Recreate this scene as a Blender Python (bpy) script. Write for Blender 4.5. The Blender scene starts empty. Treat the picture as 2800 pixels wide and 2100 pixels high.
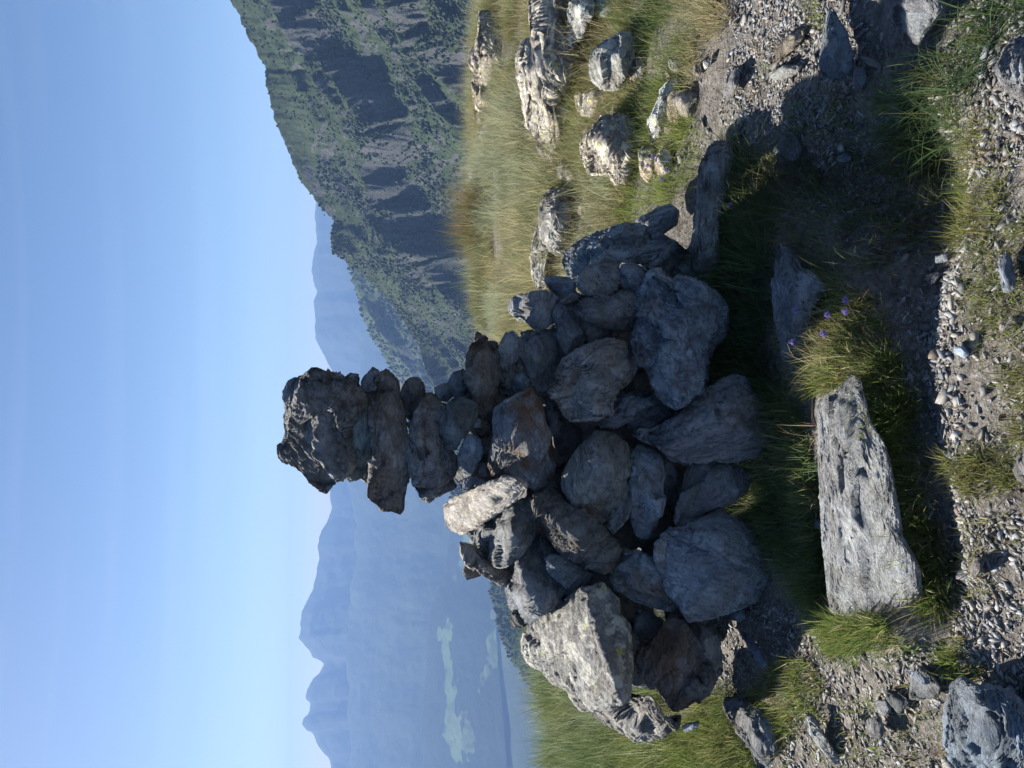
import bpy, math, random
import numpy as np
from mathutils import Matrix, Vector

random.seed(7)
RNG = np.random.default_rng(11)
S = bpy.context.scene
C = S.collection
R = math.radians

# ------------------------------------------------------------------ camera
PITCH = R(13.0)
CAM_H = 1.6
FPX = 2115.0                      # focal length in pixels of the 2800 wide photograph
cp, sp = math.cos(PITCH), math.sin(PITCH)
FWD = np.array([0, cp, -sp]); DOWN = np.array([0, -sp, -cp]); RIGHT = np.array([1.0, 0, 0])
CAM = np.array([0, 0, CAM_H])
cam_d = bpy.data.cameras.new("camera")
cam = bpy.data.objects.new("camera", cam_d); C.objects.link(cam)
cam.matrix_world = Matrix(((0, 1, 0, 0), (-sp, 0, -cp, 0), (-cp, 0, sp, CAM_H), (0, 0, 0, 1)))
cam_d.sensor_width = 36; cam_d.lens = 36 * FPX / 2800
cam_d.clip_start = 0.05; cam_d.clip_end = 200000
S.camera = cam

# ------------------------------------------------------------------ sky, sun, exposure
SUN_AZ = R(-40); SUN_EL = R(38)
SUNV = Vector((math.sin(SUN_AZ) * math.cos(SUN_EL), math.cos(SUN_AZ) * math.cos(SUN_EL), math.sin(SUN_EL)))
W = bpy.data.worlds.new("World"); S.world = W; W.use_nodes = True
nt = W.node_tree; nt.nodes.clear()
out = nt.nodes.new("ShaderNodeOutputWorld"); bg = nt.nodes.new("ShaderNodeBackground")
sky = nt.nodes.new("ShaderNodeTexSky"); sky.sky_type = 'NISHITA'; sky.sun_disc = False
sky.sun_elevation = SUN_EL; sky.sun_rotation = SUN_AZ
sky.altitude = 2000; sky.air_density = 1.0; sky.dust_density = 1.6; sky.ozone_density = 2.3
bg.inputs['Strength'].default_value = 0.051
# faint streaks of high cirrus, spread by direction over the whole sky
tc = nt.nodes.new("ShaderNodeTexCoord"); mp = nt.nodes.new("ShaderNodeMapping")
mp.inputs['Scale'].default_value = (0.8, 0.8, 18.0); mp.inputs['Rotation'].default_value = (0.0, R(2), 0.4)
nz = nt.nodes.new("ShaderNodeTexNoise"); nz.inputs['Scale'].default_value = 1.3; nz.inputs['Detail'].default_value = 3.0
rp = nt.nodes.new("ShaderNodeMapRange"); rp.inputs['From Min'].default_value = 0.52; rp.inputs['From Max'].default_value = 0.80
rp.inputs['To Max'].default_value = 0.09
mx = nt.nodes.new("ShaderNodeMix"); mx.data_type = 'RGBA'
mx.inputs[7].default_value = (8.5, 9.6, 11.0, 1)
nt.links.new(tc.outputs['Generated'], mp.inputs['Vector']); nt.links.new(mp.outputs['Vector'], nz.inputs['Vector'])
nt.links.new(nz.outputs['Fac'], rp.inputs['Value']); nt.links.new(rp.outputs['Result'], mx.inputs[0])
nt.links.new(sky.outputs['Color'], mx.inputs[6]); hs = nt.nodes.new('ShaderNodeHueSaturation'); hs.inputs['Saturation'].default_value = 1.10; hs.inputs['Hue'].default_value = .501
nt.links.new(mx.outputs[2], hs.inputs['Color']); nt.links.new(hs.outputs['Color'], bg.inputs['Color'])
nt.links.new(bg.outputs['Background'], out.inputs['Surface'])
sl = bpy.data.lights.new("sun", 'SUN'); sl.energy = 5.0; sl.angle = R(0.55); sl.color = (1.0, 0.95, 0.87)
so = bpy.data.objects.new("sun", sl); C.objects.link(so)
so.rotation_euler = SUNV.to_track_quat('Z', 'Y').to_euler()
S.view_settings.view_transform = 'Standard'; S.view_settings.look = 'None'
S.view_settings.exposure = 1.25; S.view_settings.gamma = 1.0; S.view_settings.use_curve_mapping = False
S.cycles.max_bounces = 5; S.cycles.volume_bounces = 1; S.cycles.transparent_max_bounces = 8
S.cycles.use_denoising = True

# ------------------------------------------------------------------ small helpers
def rays(px, py):
    px = np.asarray(px, float); py = np.asarray(py, float)
    a = (px - 1400) / FPX; r = (1050 - py) / FPX
    return FWD + a[..., None] * DOWN + r[..., None] * RIGHT

def ground_pt(px, py, z=0.0):
    d = rays(px, py); t = (z - CAM_H) / d[..., 2]
    return CAM + d * t[..., None]

def _h(i, j, k, seed):
    n = (i * 374761393 + j * 668265263 + k * 1274126177 + seed * 974634777) & 0xFFFFFFFF
    n = ((n ^ (n >> 13)) * 1103515245) & 0xFFFFFFFF
    n = (n ^ (n >> 16)) & 0xFFFFFFFF
    n = (n * 2246822519) & 0xFFFFFFFF
    return ((n ^ (n >> 15)) & 0xFFFFFF) / float(0xFFFFFF) * 2 - 1

def noise3(p, seed=0):
    f = np.floor(p); i = f.astype(np.int64); t = p - f; t = t * t * (3 - 2 * t)
    x, y, z = i[..., 0], i[..., 1], i[..., 2]; tx, ty, tz = t[..., 0], t[..., 1], t[..., 2]
    def c(a, b, d): return _h(x + a, y + b, z + d, seed)
    x00 = c(0,0,0)*(1-tx)+c(1,0,0)*tx; x10 = c(0,1,0)*(1-tx)+c(1,1,0)*tx
    x01 = c(0,0,1)*(1-tx)+c(1,0,1)*tx; x11 = c(0,1,1)*(1-tx)+c(1,1,1)*tx
    return (x00*(1-ty)+x10*ty)*(1-tz) + (x01*(1-ty)+x11*ty)*tz

def fbm(p, octv=4, seed=0, ridged=False, gain=0.5):
    s = 0; a = 1.0; tot = 0
    for o in range(octv):
        n = noise3(p * (2.03 ** o) + 17.3 * o, seed + o)
        if ridged: n = 1 - 2 * np.abs(n)
        s = s + a * n; tot += a; a *= gain
    return s / tot

def mesh_np(name, verts, faces, mat=None, smooth=True, parent=None):
    """faces: (n,3) or (n,4) array"""
    me = bpy.data.meshes.new(name)
    verts = np.asarray(verts, np.float32); faces = np.asarray(faces, np.int32)
    k = faces.shape[1]
    me.vertices.add(len(verts)); me.vertices.foreach_set("co", verts.ravel())
    me.loops.add(faces.size); me.loops.foreach_set("vertex_index", faces.ravel())
    me.polygons.add(len(faces)); me.polygons.foreach_set("loop_start", np.arange(0, faces.size, k, dtype=np.int32))
    me.update(calc_edges=True)
    if smooth: me.polygons.foreach_set("use_smooth", np.ones(len(faces), bool))
    if mat: me.materials.append(mat)
    me.validate()
    o = bpy.data.objects.new(name, me); C.objects.link(o)
    if parent: o.parent = parent
    return o

def tag(o, label=None, cat=None, group=None, kind=None):
    if label: o["label"] = label
    if cat: o["category"] = cat
    if group: o["group"] = group
    if kind: o["kind"] = kind
    return o

def ico(sub):
    import bmesh
    bm = bmesh.new(); bmesh.ops.create_icosphere(bm, subdivisions=sub, radius=1)
    bm.verts.ensure_lookup_table()
    v = np.array([x.co[:] for x in bm.verts]); v /= np.linalg.norm(v, axis=1)[:, None]
    f = np.array([[q.index for q in x.verts] for x in bm.faces]); bm.free()
    return v, f
ICO = {k: ico(k) for k in (1, 2, 3, 4, 5, 6, 7)}

def vnormals(v, f):
    n = np.cross(v[f[:, 1]] - v[f[:, 0]], v[f[:, 2]] - v[f[:, 0]])
    o = np.zeros_like(v)
    for k in range(3): np.add.at(o, f[:, k], n)
    return o / (np.linalg.norm(o, axis=1)[:, None] + 1e-12)

# ------------------------------------------------------------------ materials
def newmat(name):
    m = bpy.data.materials.new(name); m.use_nodes = True
    t = m.node_tree; t.nodes.clear()
    o = t.nodes.new("ShaderNodeOutputMaterial"); b = t.nodes.new("ShaderNodeBsdfPrincipled")
    t.links.new(b.outputs[0], o.inputs['Surface'])
    return m, t, b, o
def nd(t, typ, **kw):
    n = t.nodes.new(typ)
    for k, v in kw.items():
        if k in n.inputs: n.inputs[k].default_value = v
        else: setattr(n, k, v)
    return n
def ramp(t, src, stops):
    r = t.nodes.new("ShaderNodeValToRGB"); e = r.color_ramp.elements
    while len(e) < len(stops): e.new(0.5)
    for el, (p, c) in zip(e, stops):
        el.position = p; el.color = (c, c, c, 1) if not isinstance(c, tuple) else (*c, 1)
    t.links.new(src, r.inputs[0]); return r.outputs[0]
def mixc(t, fac, a, b, mode='MIX'):
    m = t.nodes.new("ShaderNodeMix"); m.data_type = 'RGBA'; m.blend_type = mode
    for s, i in ((fac, 0), (a, 6), (b, 7)):
        if hasattr(s, 'is_linked') or isinstance(s, bpy.types.NodeSocket): t.links.new(s, m.inputs[i])
        else: m.inputs[i].default_value = s if i == 0 else (*s, 1)
    return m.outputs[2]
def math_(t, op, a, b=0.0, clamp=False):
    m = t.nodes.new("ShaderNodeMath"); m.operation = op; m.use_clamp = clamp
    for s, i in ((a, 0), (b, 1)):
        if isinstance(s, bpy.types.NodeSocket): t.links.new(s, m.inputs[i])
        else: m.inputs[i].default_value = s
    return m.outputs[0]
def noise_n(t, vec, scale, detail=4, rough=0.55, dist=0.0):
    n = t.nodes.new("ShaderNodeTexNoise"); t.links.new(vec, n.inputs['Vector'])
    n.inputs['Scale'].default_value = scale; n.inputs['Detail'].default_value = detail
    n.inputs['Roughness'].default_value = rough; n.inputs['Distortion'].default_value = dist
    return n.outputs['Fac']
def attr_obj(t, name):
    a = t.nodes.new("ShaderNodeAttribute"); a.attribute_type = 'OBJECT'; a.attribute_name = name
    return a.outputs['Fac']

def make_schist():
    m, t, b, o = newmat("schist")
    tc = nd(t, "ShaderNodeTexCoord"); oi = nd(t, "ShaderNodeObjectInfo")
    sc = t.nodes.new("ShaderNodeVectorMath"); sc.operation = 'SCALE'; sc.inputs[0].default_value = (37, 61, 23)
    t.links.new(oi.outputs['Random'], sc.inputs['Scale'])
    ad = t.nodes.new("ShaderNodeVectorMath"); ad.operation = 'ADD'
    t.links.new(tc.outputs['Object'], ad.inputs[0]); t.links.new(sc.outputs[0], ad.inputs[1])
    V = ad.outputs[0]
    mp = nd(t, "ShaderNodeMapping"); mp.inputs['Scale'].default_value = (1.0, 2.6, 4.0)
    t.links.new(V, mp.inputs['Vector'])
    iso = t.nodes.new("ShaderNodeVectorMath"); iso.operation = 'SCALE'; iso.inputs['Scale'].default_value = 2.1; t.links.new(V, iso.inputs[0])
    vm = t.nodes.new("ShaderNodeMix"); vm.data_type = 'VECTOR'; t.links.new(attr_obj(t, "grain"), vm.inputs[0]); t.links.new(iso.outputs[0], vm.inputs[4]); t.links.new(mp.outputs[0], vm.inputs[5])
    VS = vm.outputs[1]
    n1 = noise_n(t, VS, 5, 8, 0.72, 1.2)
    n2 = noise_n(t, V, 5, 5, 0.6)
    n3 = noise_n(t, V, 55, 5, 0.7)
    n4 = noise_n(t, VS, 20, 6, 0.75, 1.5)
    g = ramp(t, n1, [(0.34, (0.05, 0.052, 0.058)), (0.45, (0.17, 0.165, 0.16)), (0.56, (0.34, 0.335, 0.32)), (0.70, (0.56, 0.55, 0.53))])
    g = mixc(t, ramp(t, n4, [(0.40, 0.0), (0.62, 0.75)]), g, (0.36, 0.36, 0.355))
    g = mixc(t, ramp(t, n3, [(0.30, 0.85), (0.45, 0.0)]), g, (0.06, 0.06, 0.065))
    nb = noise_n(t, V, 3.5, 5, 0.65)
    g = mixc(t, ramp(t, nb, [(0.42, 0.0), (0.60, 0.55)]), g, (0.13, 0.115, 0.095))
    g = mixc(t, ramp(t, noise_n(t, V, 9, 5, 0.65), [(0.56, 0.0), (0.66, 0.6)]), g, (0.42, 0.43, 0.44))
    rust = math_(t, 'MULTIPLY', ramp(t, n2, [(0.45, 0.0), (0.62, 1.0)]), attr_obj(t, "rust"), True)
    g = mixc(t, rust, g, (0.17, 0.095, 0.05))
    n5 = noise_n(t, V, 16, 4, 0.6)
    lich = math_(t, 'MULTIPLY', ramp(t, n5, [(0.52, 0.0), (0.60, 1.0)]), attr_obj(t, "lichen"), True)
    g = mixc(t, lich, g, (0.52, 0.51, 0.45))
    n6 = noise_n(t, V, 23, 3, 0.5)
    ly = math_(t, 'MULTIPLY', ramp(t, n6, [(0.66, 0.0), (0.69, 1.0)]), attr_obj(t, "lichen"), True)
    g = mixc(t, ly, g, (0.40, 0.43, 0.13))
    blk = math_(t, 'MULTIPLY', ramp(t, noise_n(t, V, 34, 3, 0.6), [(0.60, 0.0), (0.66, 0.55)]), attr_obj(t, "lichen"), True)
    g = mixc(t, blk, g, (0.045, 0.047, 0.05))
    g = mixc(t, 1.0, g, (.98, 1.06, 1.16), 'MULTIPLY')
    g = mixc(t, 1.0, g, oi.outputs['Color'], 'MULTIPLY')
    t.links.new(g, b.inputs['Base Color'])
    b.inputs['Roughness'].default_value = 0.72; b.inputs['Specular IOR Level'].default_value = 0.35
    vo = nd(t, "ShaderNodeTexVoronoi"); vo.feature = 'DISTANCE_TO_EDGE'; vo.inputs['Scale'].default_value = 5.0
    wv = t.nodes.new("ShaderNodeVectorMath"); wv.operation = 'MULTIPLY_ADD'; t.links.new(VS, wv.inputs[0]); wv.inputs[1].default_value = (1, 1, 1)
    wn = t.nodes.new("ShaderNodeTexNoise"); t.links.new(V, wn.inputs['Vector']); wn.inputs['Scale'].default_value = 9; wn.inputs['Detail'].default_value = 5
    ws = t.nodes.new("ShaderNodeVectorMath"); ws.operation = 'SCALE'; ws.inputs['Scale'].default_value = .35; t.links.new(wn.outputs['Color'], ws.inputs[0]); t.links.new(ws.outputs[0], wv.inputs[2])
    t.links.new(wv.outputs[0], vo.inputs['Vector'])
    crack = ramp(t, vo.outputs['Distance'], [(0.0, 1.0), (0.028, 0.0)])
    cm = math_(t, 'MULTIPLY', crack, ramp(t, noise_n(t, V, 6, 3), [(.52, 0.0), (.64, .6)]))
    g = mixc(t, cm, g, (.03, .03, .033)); t.links.new(g, b.inputs['Base Color'])  # cracks, with their inner occlusion painted dark into the colour
    h = math_(t, 'ADD', math_(t, 'SUBTRACT', math_(t, 'MULTIPLY', n1, 1.6), math_(t, 'MULTIPLY', cm, .5)), math_(t, 'ADD', math_(t, 'MULTIPLY', n4, 0.6), math_(t, 'MULTIPLY', n3, 0.30)))
    bp = nd(t, "ShaderNodeBump"); bp.inputs['Strength'].default_value = 1.0; bp.inputs['Distance'].default_value = 0.028
    t.links.new(h, bp.inputs['Height']); t.links.new(bp.outputs[0], b.inputs['Normal'])
    return m
SCHIST = make_schist()

def make_ground_mat():
    m, t, b, o = newmat("soil")
    tc = nd(t, "ShaderNodeTexCoord"); V = tc.outputs['Object']
    n1 = noise_n(t, V, 2.2, 6, 0.6); n2 = noise_n(t, V, 60, 6, 0.7); n3 = noise_n(t, V, 14, 5, 0.6)
    g = ramp(t, n1, [(0.3, (0.11, 0.095, 0.078)), (0.5, (0.19, 0.168, 0.142)), (0.7, (0.27, 0.248, 0.22))])
    g = mixc(t, ramp(t, n2, [(0.45, 0.0), (0.62, 0.8)]), g, (0.36, 0.34, 0.31))
    g = mixc(t, ramp(t, n3, [(0.35, 0.7), (0.5, 0.0)]), g, (0.05, 0.036, 0.025))
    t.links.new(g, b.inputs['Base Color']); b.inputs['Roughness'].default_value = 0.9
    bp = nd(t, "ShaderNodeBump"); bp.inputs['Strength'].default_value = 1.0; bp.inputs['Distance'].default_value = 0.03
    t.links.new(math_(t, 'ADD', n2, math_(t, 'MULTIPLY', n3, 2.0)), bp.inputs['Height']); t.links.new(bp.outputs[0], b.inputs['Normal'])
    return m
SOIL = make_ground_mat()

def make_grass_mat():
    m, t, b, o = newmat("grass_blades")
    a = t.nodes.new("ShaderNodeAttribute"); a.attribute_name = "tint"
    col = a.outputs['Color']
    t.links.new(col, b.inputs['Base Color']); b.inputs['Roughness'].default_value = 0.55
    b.inputs['Specular IOR Level'].default_value = 0.3
    tr = nd(t, "ShaderNodeBsdfTranslucent"); t.links.new(col, tr.inputs['Color'])
    ms = nd(t, "ShaderNodeMixShader"); ms.inputs[0].default_value = 0.45
    t.links.new(b.outputs[0], ms.inputs[1]); t.links.new(tr.outputs[0], ms.inputs[2])
    t.links.new(ms.outputs[0], o.inputs['Surface'])
    return m
GRASS = make_grass_mat()

def simple(name, col, rough=0.8, transl=0.0):
    m, t, b, o = newmat(name)
    n = noise_n(t, nd(t, "ShaderNodeTexCoord").outputs['Object'], 90, 3)
    g = mixc(t, n, tuple(c * 0.7 for c in col), tuple(min(1, c * 1.3) for c in col))
    t.links.new(g, b.inputs['Base Color']); b.inputs['Roughness'].default_value = rough
    if transl:
        tr = nd(t, "ShaderNodeBsdfTranslucent"); t.links.new(g, tr.inputs['Color'])
        ms = nd(t, "ShaderNodeMixShader"); ms.inputs[0].default_value = transl
        t.links.new(b.outputs[0], ms.inputs[1]); t.links.new(tr.outputs[0], ms.inputs[2]); t.links.new(ms.outputs[0], o.inputs['Surface'])
    return m

# ------------------------------------------------------------------ the ground of the ridge
def crest_y(X):
    return 5.3 + 3.0 / (1 + np.exp(-(X + 1.2) * 1.6)) + 0.12 * np.clip(X, 0, 6)

PATH = [(2150,520),(2350,640),(2430,760),(2450,930),(2530,1050),(2560,1350),(2570,1500),(2620,1700),(2700,1760),(2760,1650),(2720,1350),(2640,1050),(2720,700),(2740,350),(2640,280),(2400,330),(2250,420)]
PATHW = ground_pt(np.array([p[0] for p in PATH], float), np.array([p[1] for p in PATH], float), -.1)[:, :2]
def path_depth(X, Y):
    P = np.stack([X, Y], -1); dmin = np.full(X.shape, 9.0); ins = np.zeros(X.shape, bool); n = len(PATHW)
    for i in range(n):
        a = PATHW[i]; b = PATHW[(i + 1) % n]; e = b - a
        t = np.clip(((P - a) @ e) / (e @ e), 0, 1); dmin = np.minimum(dmin, np.linalg.norm(P - a - t[..., None] * e, axis=-1))
        ins ^= ((b[1] > Y) != (a[1] > Y)) & (X < (a[0] - b[0]) * (Y - b[1]) / (a[1] - b[1] + 1e-12) + b[0])
    k = np.clip((np.where(ins, dmin, -dmin) + .06) / .26, 0, 1)
    return k * k * (3 - 2 * k)

def ground_z(X, Y):
    X = np.asarray(X, float); Y = np.asarray(Y, float)
    z = 0.05 * noise3(np.stack([X * 0.9, Y * 0.9, X * 0], -1), 3) + .07 * np.clip((Y - 4.5) / 2, 0, 1) * noise3(np.stack([X * 1.9, Y * 1.3, X * 0], -1), 8) + 0.018 * noise3(np.stack([X * 4, Y * 4, X * 0], -1), 5)
    z = z * np.clip((Y - 0.5), 0.2, 1)
    z = z + 0.07 * np.exp(-((X - 2.6) ** 2 + (Y - 6.0) ** 2) / 3.0)
    z = z - 0.14 * path_depth(X, Y)                        # worn path, sunk below the turf
    ax, ay, bx, by = .0, 2.14, -.68, 1.98                          # the turf bank that holds the grooved slab
    tt = np.clip(((X - ax) * (bx - ax) + (Y - ay) * (by - ay)) / ((bx - ax) ** 2 + (by - ay) ** 2), 0, 1)
    z = z + .075 * np.exp(-((X - ax - tt * (bx - ax)) ** 2 + (Y - ay - tt * (by - ay)) ** 2) / .055)
    over = np.clip(Y - crest_y(X), 0, None)
    z = z - 0.75 * over ** 1.15 * (over > 0)
    side = np.clip(np.abs(X) - 7, 0, None)
    return z - 0.12 * side ** 1.3 - 0.10 * np.clip(-Y, 0, None) ** 1.2

def hit(px, py, h=0.0):
    d = rays(px, py); z = np.zeros(d.shape[:-1])
    for _ in range(12):
        t = np.clip((z + h - CAM_H) / np.minimum(d[..., 2], -1e-3), 0, 9.5); P = CAM + d * t[..., None]; z = .5 * z + .5 * ground_z(P[..., 0], P[..., 1])
    return P

def build_ground():
    g = np.concatenate([-np.geomspace(40, 7, 20)[:-1], np.linspace(-7, 7, 340), np.geomspace(7, 40, 20)[1:]])
    h = np.concatenate([-np.geomspace(30, 1, 16)[:-1], np.linspace(-1, 11, 320), np.geomspace(11, 60, 24)[1:]])
    X, Y = np.meshgrid(g, h, indexing='ij'); Z = ground_z(X, Y)
    P = np.stack([X, Y, Z], -1).reshape(-1, 3)
    near = (np.abs(P[:, 0]) < 7) & (P[:, 1] > -1) & (P[:, 1] < 11)
    P[near, 2] += 0.006 * noise3(P[near] * 22, 9)
    nx, ny = X.shape; idx = np.arange(nx * ny).reshape(nx, ny)
    F = np.stack([idx[:-1, :-1], idx[1:, :-1], idx[1:, 1:], idx[:-1, 1:]], -1).reshape(-1, 4)
    tag(mesh_np("ground", P, F, SOIL), kind="structure")
build_ground()

# ------------------------------------------------------------------ stones
CROPS = {1: (700, 900, .3617), 2: (1200, 900, .3617), 3: (1700, 900, .3617), 4: (1200, 1400, .4219), 5: (1700, 1400, .4219),
         6: (1200, 500, .3617), 7: (1700, 500, .3617), 'A': (1200, 0, .3616), 'B': (1900, 0, .4219), 'C': (2100, 600, .4219),
         'D': (2100, 1200, .5426), 'N': (0, 0, 1.0)}
def nat(crop, pts):
    ox, oy, s = CROPS[crop]; p = np.array(pts, float)
    return p * s + np.array([ox, oy])

def pile_y(px):
    return 2.68 + (2100 - px) * 0.0006

def outline_radius(poly, c, phi):
    """radius of the star-shaped outline around c for each angle"""
    r = np.zeros_like(phi)
    d = np.stack([np.cos(phi), np.sin(phi)], -1)
    n = len(poly)
    for i in range(n):
        a = poly[i] - c; b = poly[(i + 1) % n] - c; e = b - a
        den = d[:, 0] * e[1] - d[:, 1] * e[0]
        den = np.where(np.abs(den) < 1e-9, 1e-9, den)
        t = (a[0] * e[1] - a[1] * e[0]) / den
        s = (a[0] * d[:, 1] - a[1] * d[:, 0]) / den
        ok = (t > 0) & (s >= -1e-6) & (s <= 1 + 1e-6)
        r = np.where(ok, np.maximum(r, t), r)
    m = r[r > 0].min() if (r > 0).any() else 1
    return np.where(r > 0, r, m)

_seed = [100]
def stone(name, crop, pts, label, Y=None, dy=0.0, n=(0, -1, 0.25), T=None, creases=(), fol=0.0, tint=(1, 1, 1), rust=0.25,
          lichen=0.0, group="stones stacked in the cairn", cat="stone", e=0.42, rough=1.0, cuts=14, grain=None, frac=1.0, lying=None, sub=None, seed=None):
    """a closed rock: its outline as the photograph shows it, set at its own distance, with a front face on the plane n,
    ridges where the face folds back, facets and layered relief; T is its half thickness in metres."""
    _seed[0] += 1; sd = _seed[0] if seed is None else seed
    rg = np.random.default_rng(sd)
    poly = nat(crop, pts)
    c = (poly.min(0) + poly.max(0)) / 2 * 0.4 + poly.mean(0) * 0.6
    if lying is not None:
        base = hit(c[0], c[1], lying); Yc = base[1]; n = (0, -0.12, 1) if n == (0, -1, 0.25) else n
    else:
        Yc = (pile_y(c[0]) if Y is None else Y) + dy
    ext = (poly.max(0) - poly.min(0)); mpp = Yc / (FPX * 0.93)
    size = math.sqrt(ext[0] * ext[1]) * mpp
    if T is None: T = 0.36 * size
    if sub is None: sub = 7 if size > .34 else 6 if size > 0.15 else (5 if size > 0.07 else 4)
    D, F = ICO[sub]
    rho = np.sqrt(np.clip(1 - D[:, 2] ** 2, 0, 1)); phi = np.arctan2(D[:, 1], D[:, 0])
    Ro = outline_radius(poly, c, phi)
    k = rho ** e * (.975 + 0.026 * fbm(np.stack([np.cos(phi) * 3, np.sin(phi) * 3, np.full_like(phi, sd * 1.7)], -1), 5, sd, gain=.65))
    px = c[0] + Ro * k * np.cos(phi); py = c[1] + Ro * k * np.sin(phi)
    w = np.sign(D[:, 2]) * np.abs(D[:, 2]) ** e * T
    # facet cuts in the stone's own metric frame
    U = (px - c[0]) * mpp; Vv = (py - c[1]) * mpp
    Q = np.stack([U, Vv, w], -1)
    for q in range(cuts):
        a = rg.uniform(0, 2 * math.pi); tz = rg.uniform(0.55, 0.95) * (1 if q % 3 else -1)
        nn = np.array([math.cos(a) * math.sqrt(1 - tz * tz), math.sin(a) * math.sqrt(1 - tz * tz), tz])
        dd = Q @ nn; lim = dd.max() * rg.uniform(0.55, 0.90)
        over = np.clip(dd - lim, 0, None)
        Q[:, 2] -= over / nn[2]
        # keep the rim from inverting
    w = Q[:, 2]
    for (p1, p2, slope) in creases:
        a = nat(crop, [p1])[0]; b_ = nat(crop, [p2])[0]; dv = (b_ - a) / np.linalg.norm(b_ - a)
        dist = ((px - a[0]) * dv[1] - (py - a[1]) * dv[0]) * mpp
        soft = np.clip(dist, 0, None)
        w = w - slope * soft
    d = rays(px, py)
    nv = np.array(n, float); nv /= np.linalg.norm(nv)
    dc = rays(c[0], c[1]); Pc = CAM + dc * (Yc / dc[1])
    t = ((Pc - CAM) @ nv) / (d @ nv)
    dn = d / np.linalg.norm(d, axis=1)[:, None]
    P = CAM + d * t[:, None] - dn * w[:, None]
    if lying is not None: P = P + np.array([0, 0, -T * 0.35])
    # local frame: x along the foliation streaks
    f = R(fol); du = DOWN * math.cos(f) - RIGHT * math.sin(f)       # streak direction given in image axes (0 = image right)
    du = du - nv * (du @ nv); du /= np.linalg.norm(du)
    dz = np.cross(du, nv) * 0.8 + nv * 0.6; dz /= np.linalg.norm(dz); dyv = np.cross(dz, du)
    M = np.stack([du, dyv, dz], 1)
    ctr = P.mean(0)
    L = (P - ctr) @ M
    N = vnormals(L, F)
    if N[0] @ L[0] < 0 and (N * L).sum() < 0: F = F[:, ::-1]; N = -N
    q = L / size
    off = rg.uniform(0, 50, 3)
    amp = size * rough
    rimw = .35 + .65 * np.abs(D[:, 2]) ** .6
    disp = amp * rimw * (0.034 * fbm(q * 2.6 + off, 4, sd) + 0.034 * fbm(q * np.array([3.0, 9, 13]) + off, 4, sd + 7, ridged=True, gain=0.6))
    nc = int(rg.integers(7, 15)); cc = rg.uniform(-.62, .62, (nc, 3)); st = np.array([.8, 1.5, 1.5])
    qq = q + .05 * np.stack([fbm(q * 3 + off, 3, sd + 30), fbm(q * 3 + off + 9, 3, sd + 31), fbm(q * 3 + off + 19, 3, sd + 32)], -1)
    dd = (((qq[:, None, :] - cc[None]) * st) ** 2).sum(-1); near = dd.argmin(1)
    tl = rg.normal(0, 1, (nc, 3)) * .11; of = rg.normal(0, .020, nc)
    disp += amp * np.clip((((qq - cc[near]) * tl[near]).sum(1) + of[near]), -.09, .05) * 1.3 * frac * (.25 + .75 * np.abs(D[:, 2]) ** .5)
    lay = fbm(q * np.array([1.3, 5.0, 7.0]) + off, 4, sd + 3) * 6
    lf = lay - np.floor(lay); disp += amp * rimw * .018 * frac * (np.clip(lf / .18, 0, 1) - lf) * 1.6
    lay = fbm(q * np.array([2.5, 14, 20]) + off, 3, sd + 13) * 5
    lf = lay - np.floor(lay); disp += amp * .007 * (np.clip(lf / .2, 0, 1) - lf) * 1.6
    disp += min(size, 0.35) * rough * 0.014 * fbm(L * 60 + off, 3, sd + 5, ridged=True)
    L = L + N * disp[:, None]
    o = mesh_np(name, L, F, SCHIST, smooth=False)
    o.matrix_world = Matrix.Translation(Vector(ctr)) @ Matrix(M.tolist()).to_4x4()
    tv = rg.uniform(.68, 1.30); tw = rg.uniform(-.12, .15)
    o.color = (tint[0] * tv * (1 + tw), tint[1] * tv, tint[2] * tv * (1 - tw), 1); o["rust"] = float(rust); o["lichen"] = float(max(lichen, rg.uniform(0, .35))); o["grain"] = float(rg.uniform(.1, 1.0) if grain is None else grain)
    tag(o, label, cat, group)
    return o

CS = "cairn_stone"
# ---- tower, from its top down
stone(CS, 1, [(270,690),(285,600),(310,500),(335,440),(345,350),(420,275),(470,280),(540,310),(590,355),(690,360),(720,325),(770,325),(790,370),(780,450),(795,520),(775,590),(715,640),(700,720),(695,860),(725,960),(700,1060),(650,1120),(600,1190),(545,1235),(480,1220),(400,1170),(340,1090),(260,1020),(205,970),(210,930),(245,870),(270,800)],
      "big blocky grey boulder crowning the cairn, dark and folded on its left", n=(0.15,-1,0.05), T=.17, creases=[((690,730),(280,760),-0.0),((280,770),(700,720),-0.9)], fol=60, rust=.15, seed=5)
stone(CS, 1, [(210,470),(225,430),(245,400),(330,350),(352,350),(375,450),(350,485),(315,540),(285,640),(255,680),(225,610),(205,520)],
      "small wedge of rock lying on the right shoulder of the crowning boulder", dy=.03, fol=95, n=(-.2,-1,.4))
stone(CS, 1, [(205,715),(215,690),(275,690),(285,760),(295,820),(240,862),(225,800)], "tiny splintered chip in the middle of the crowning boulder's top", dy=.02, fol=80, n=(-.3,-1,.5))
stone(CS, 1, [(158,880),(180,855),(235,900),(225,960),(240,1025),(200,1010),(163,975)], "small hooked stone, highest point of the cairn, left end of its top", dy=.02, fol=80)
stone(CS, 1, [(795,390),(880,280),(935,310),(930,350),(915,420),(880,500),(855,560),(805,490)], "pointed shard sticking out right just below the crowning boulder", dy=-.01, fol=120)
stone(CS, 1, [(790,490),(835,500),(860,590),(875,650),(875,760),(892,880),(885,980),(865,1090),(850,1180),(790,1140),(710,1155),(688,1130),(690,1070),(720,960),(688,870),(685,740),(705,640),(770,590)],
      "thin olive grey slab directly under the crowning boulder", dy=-.02, T=.13, fol=92, rust=.4, tint=(.85,.9,.8))
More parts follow.
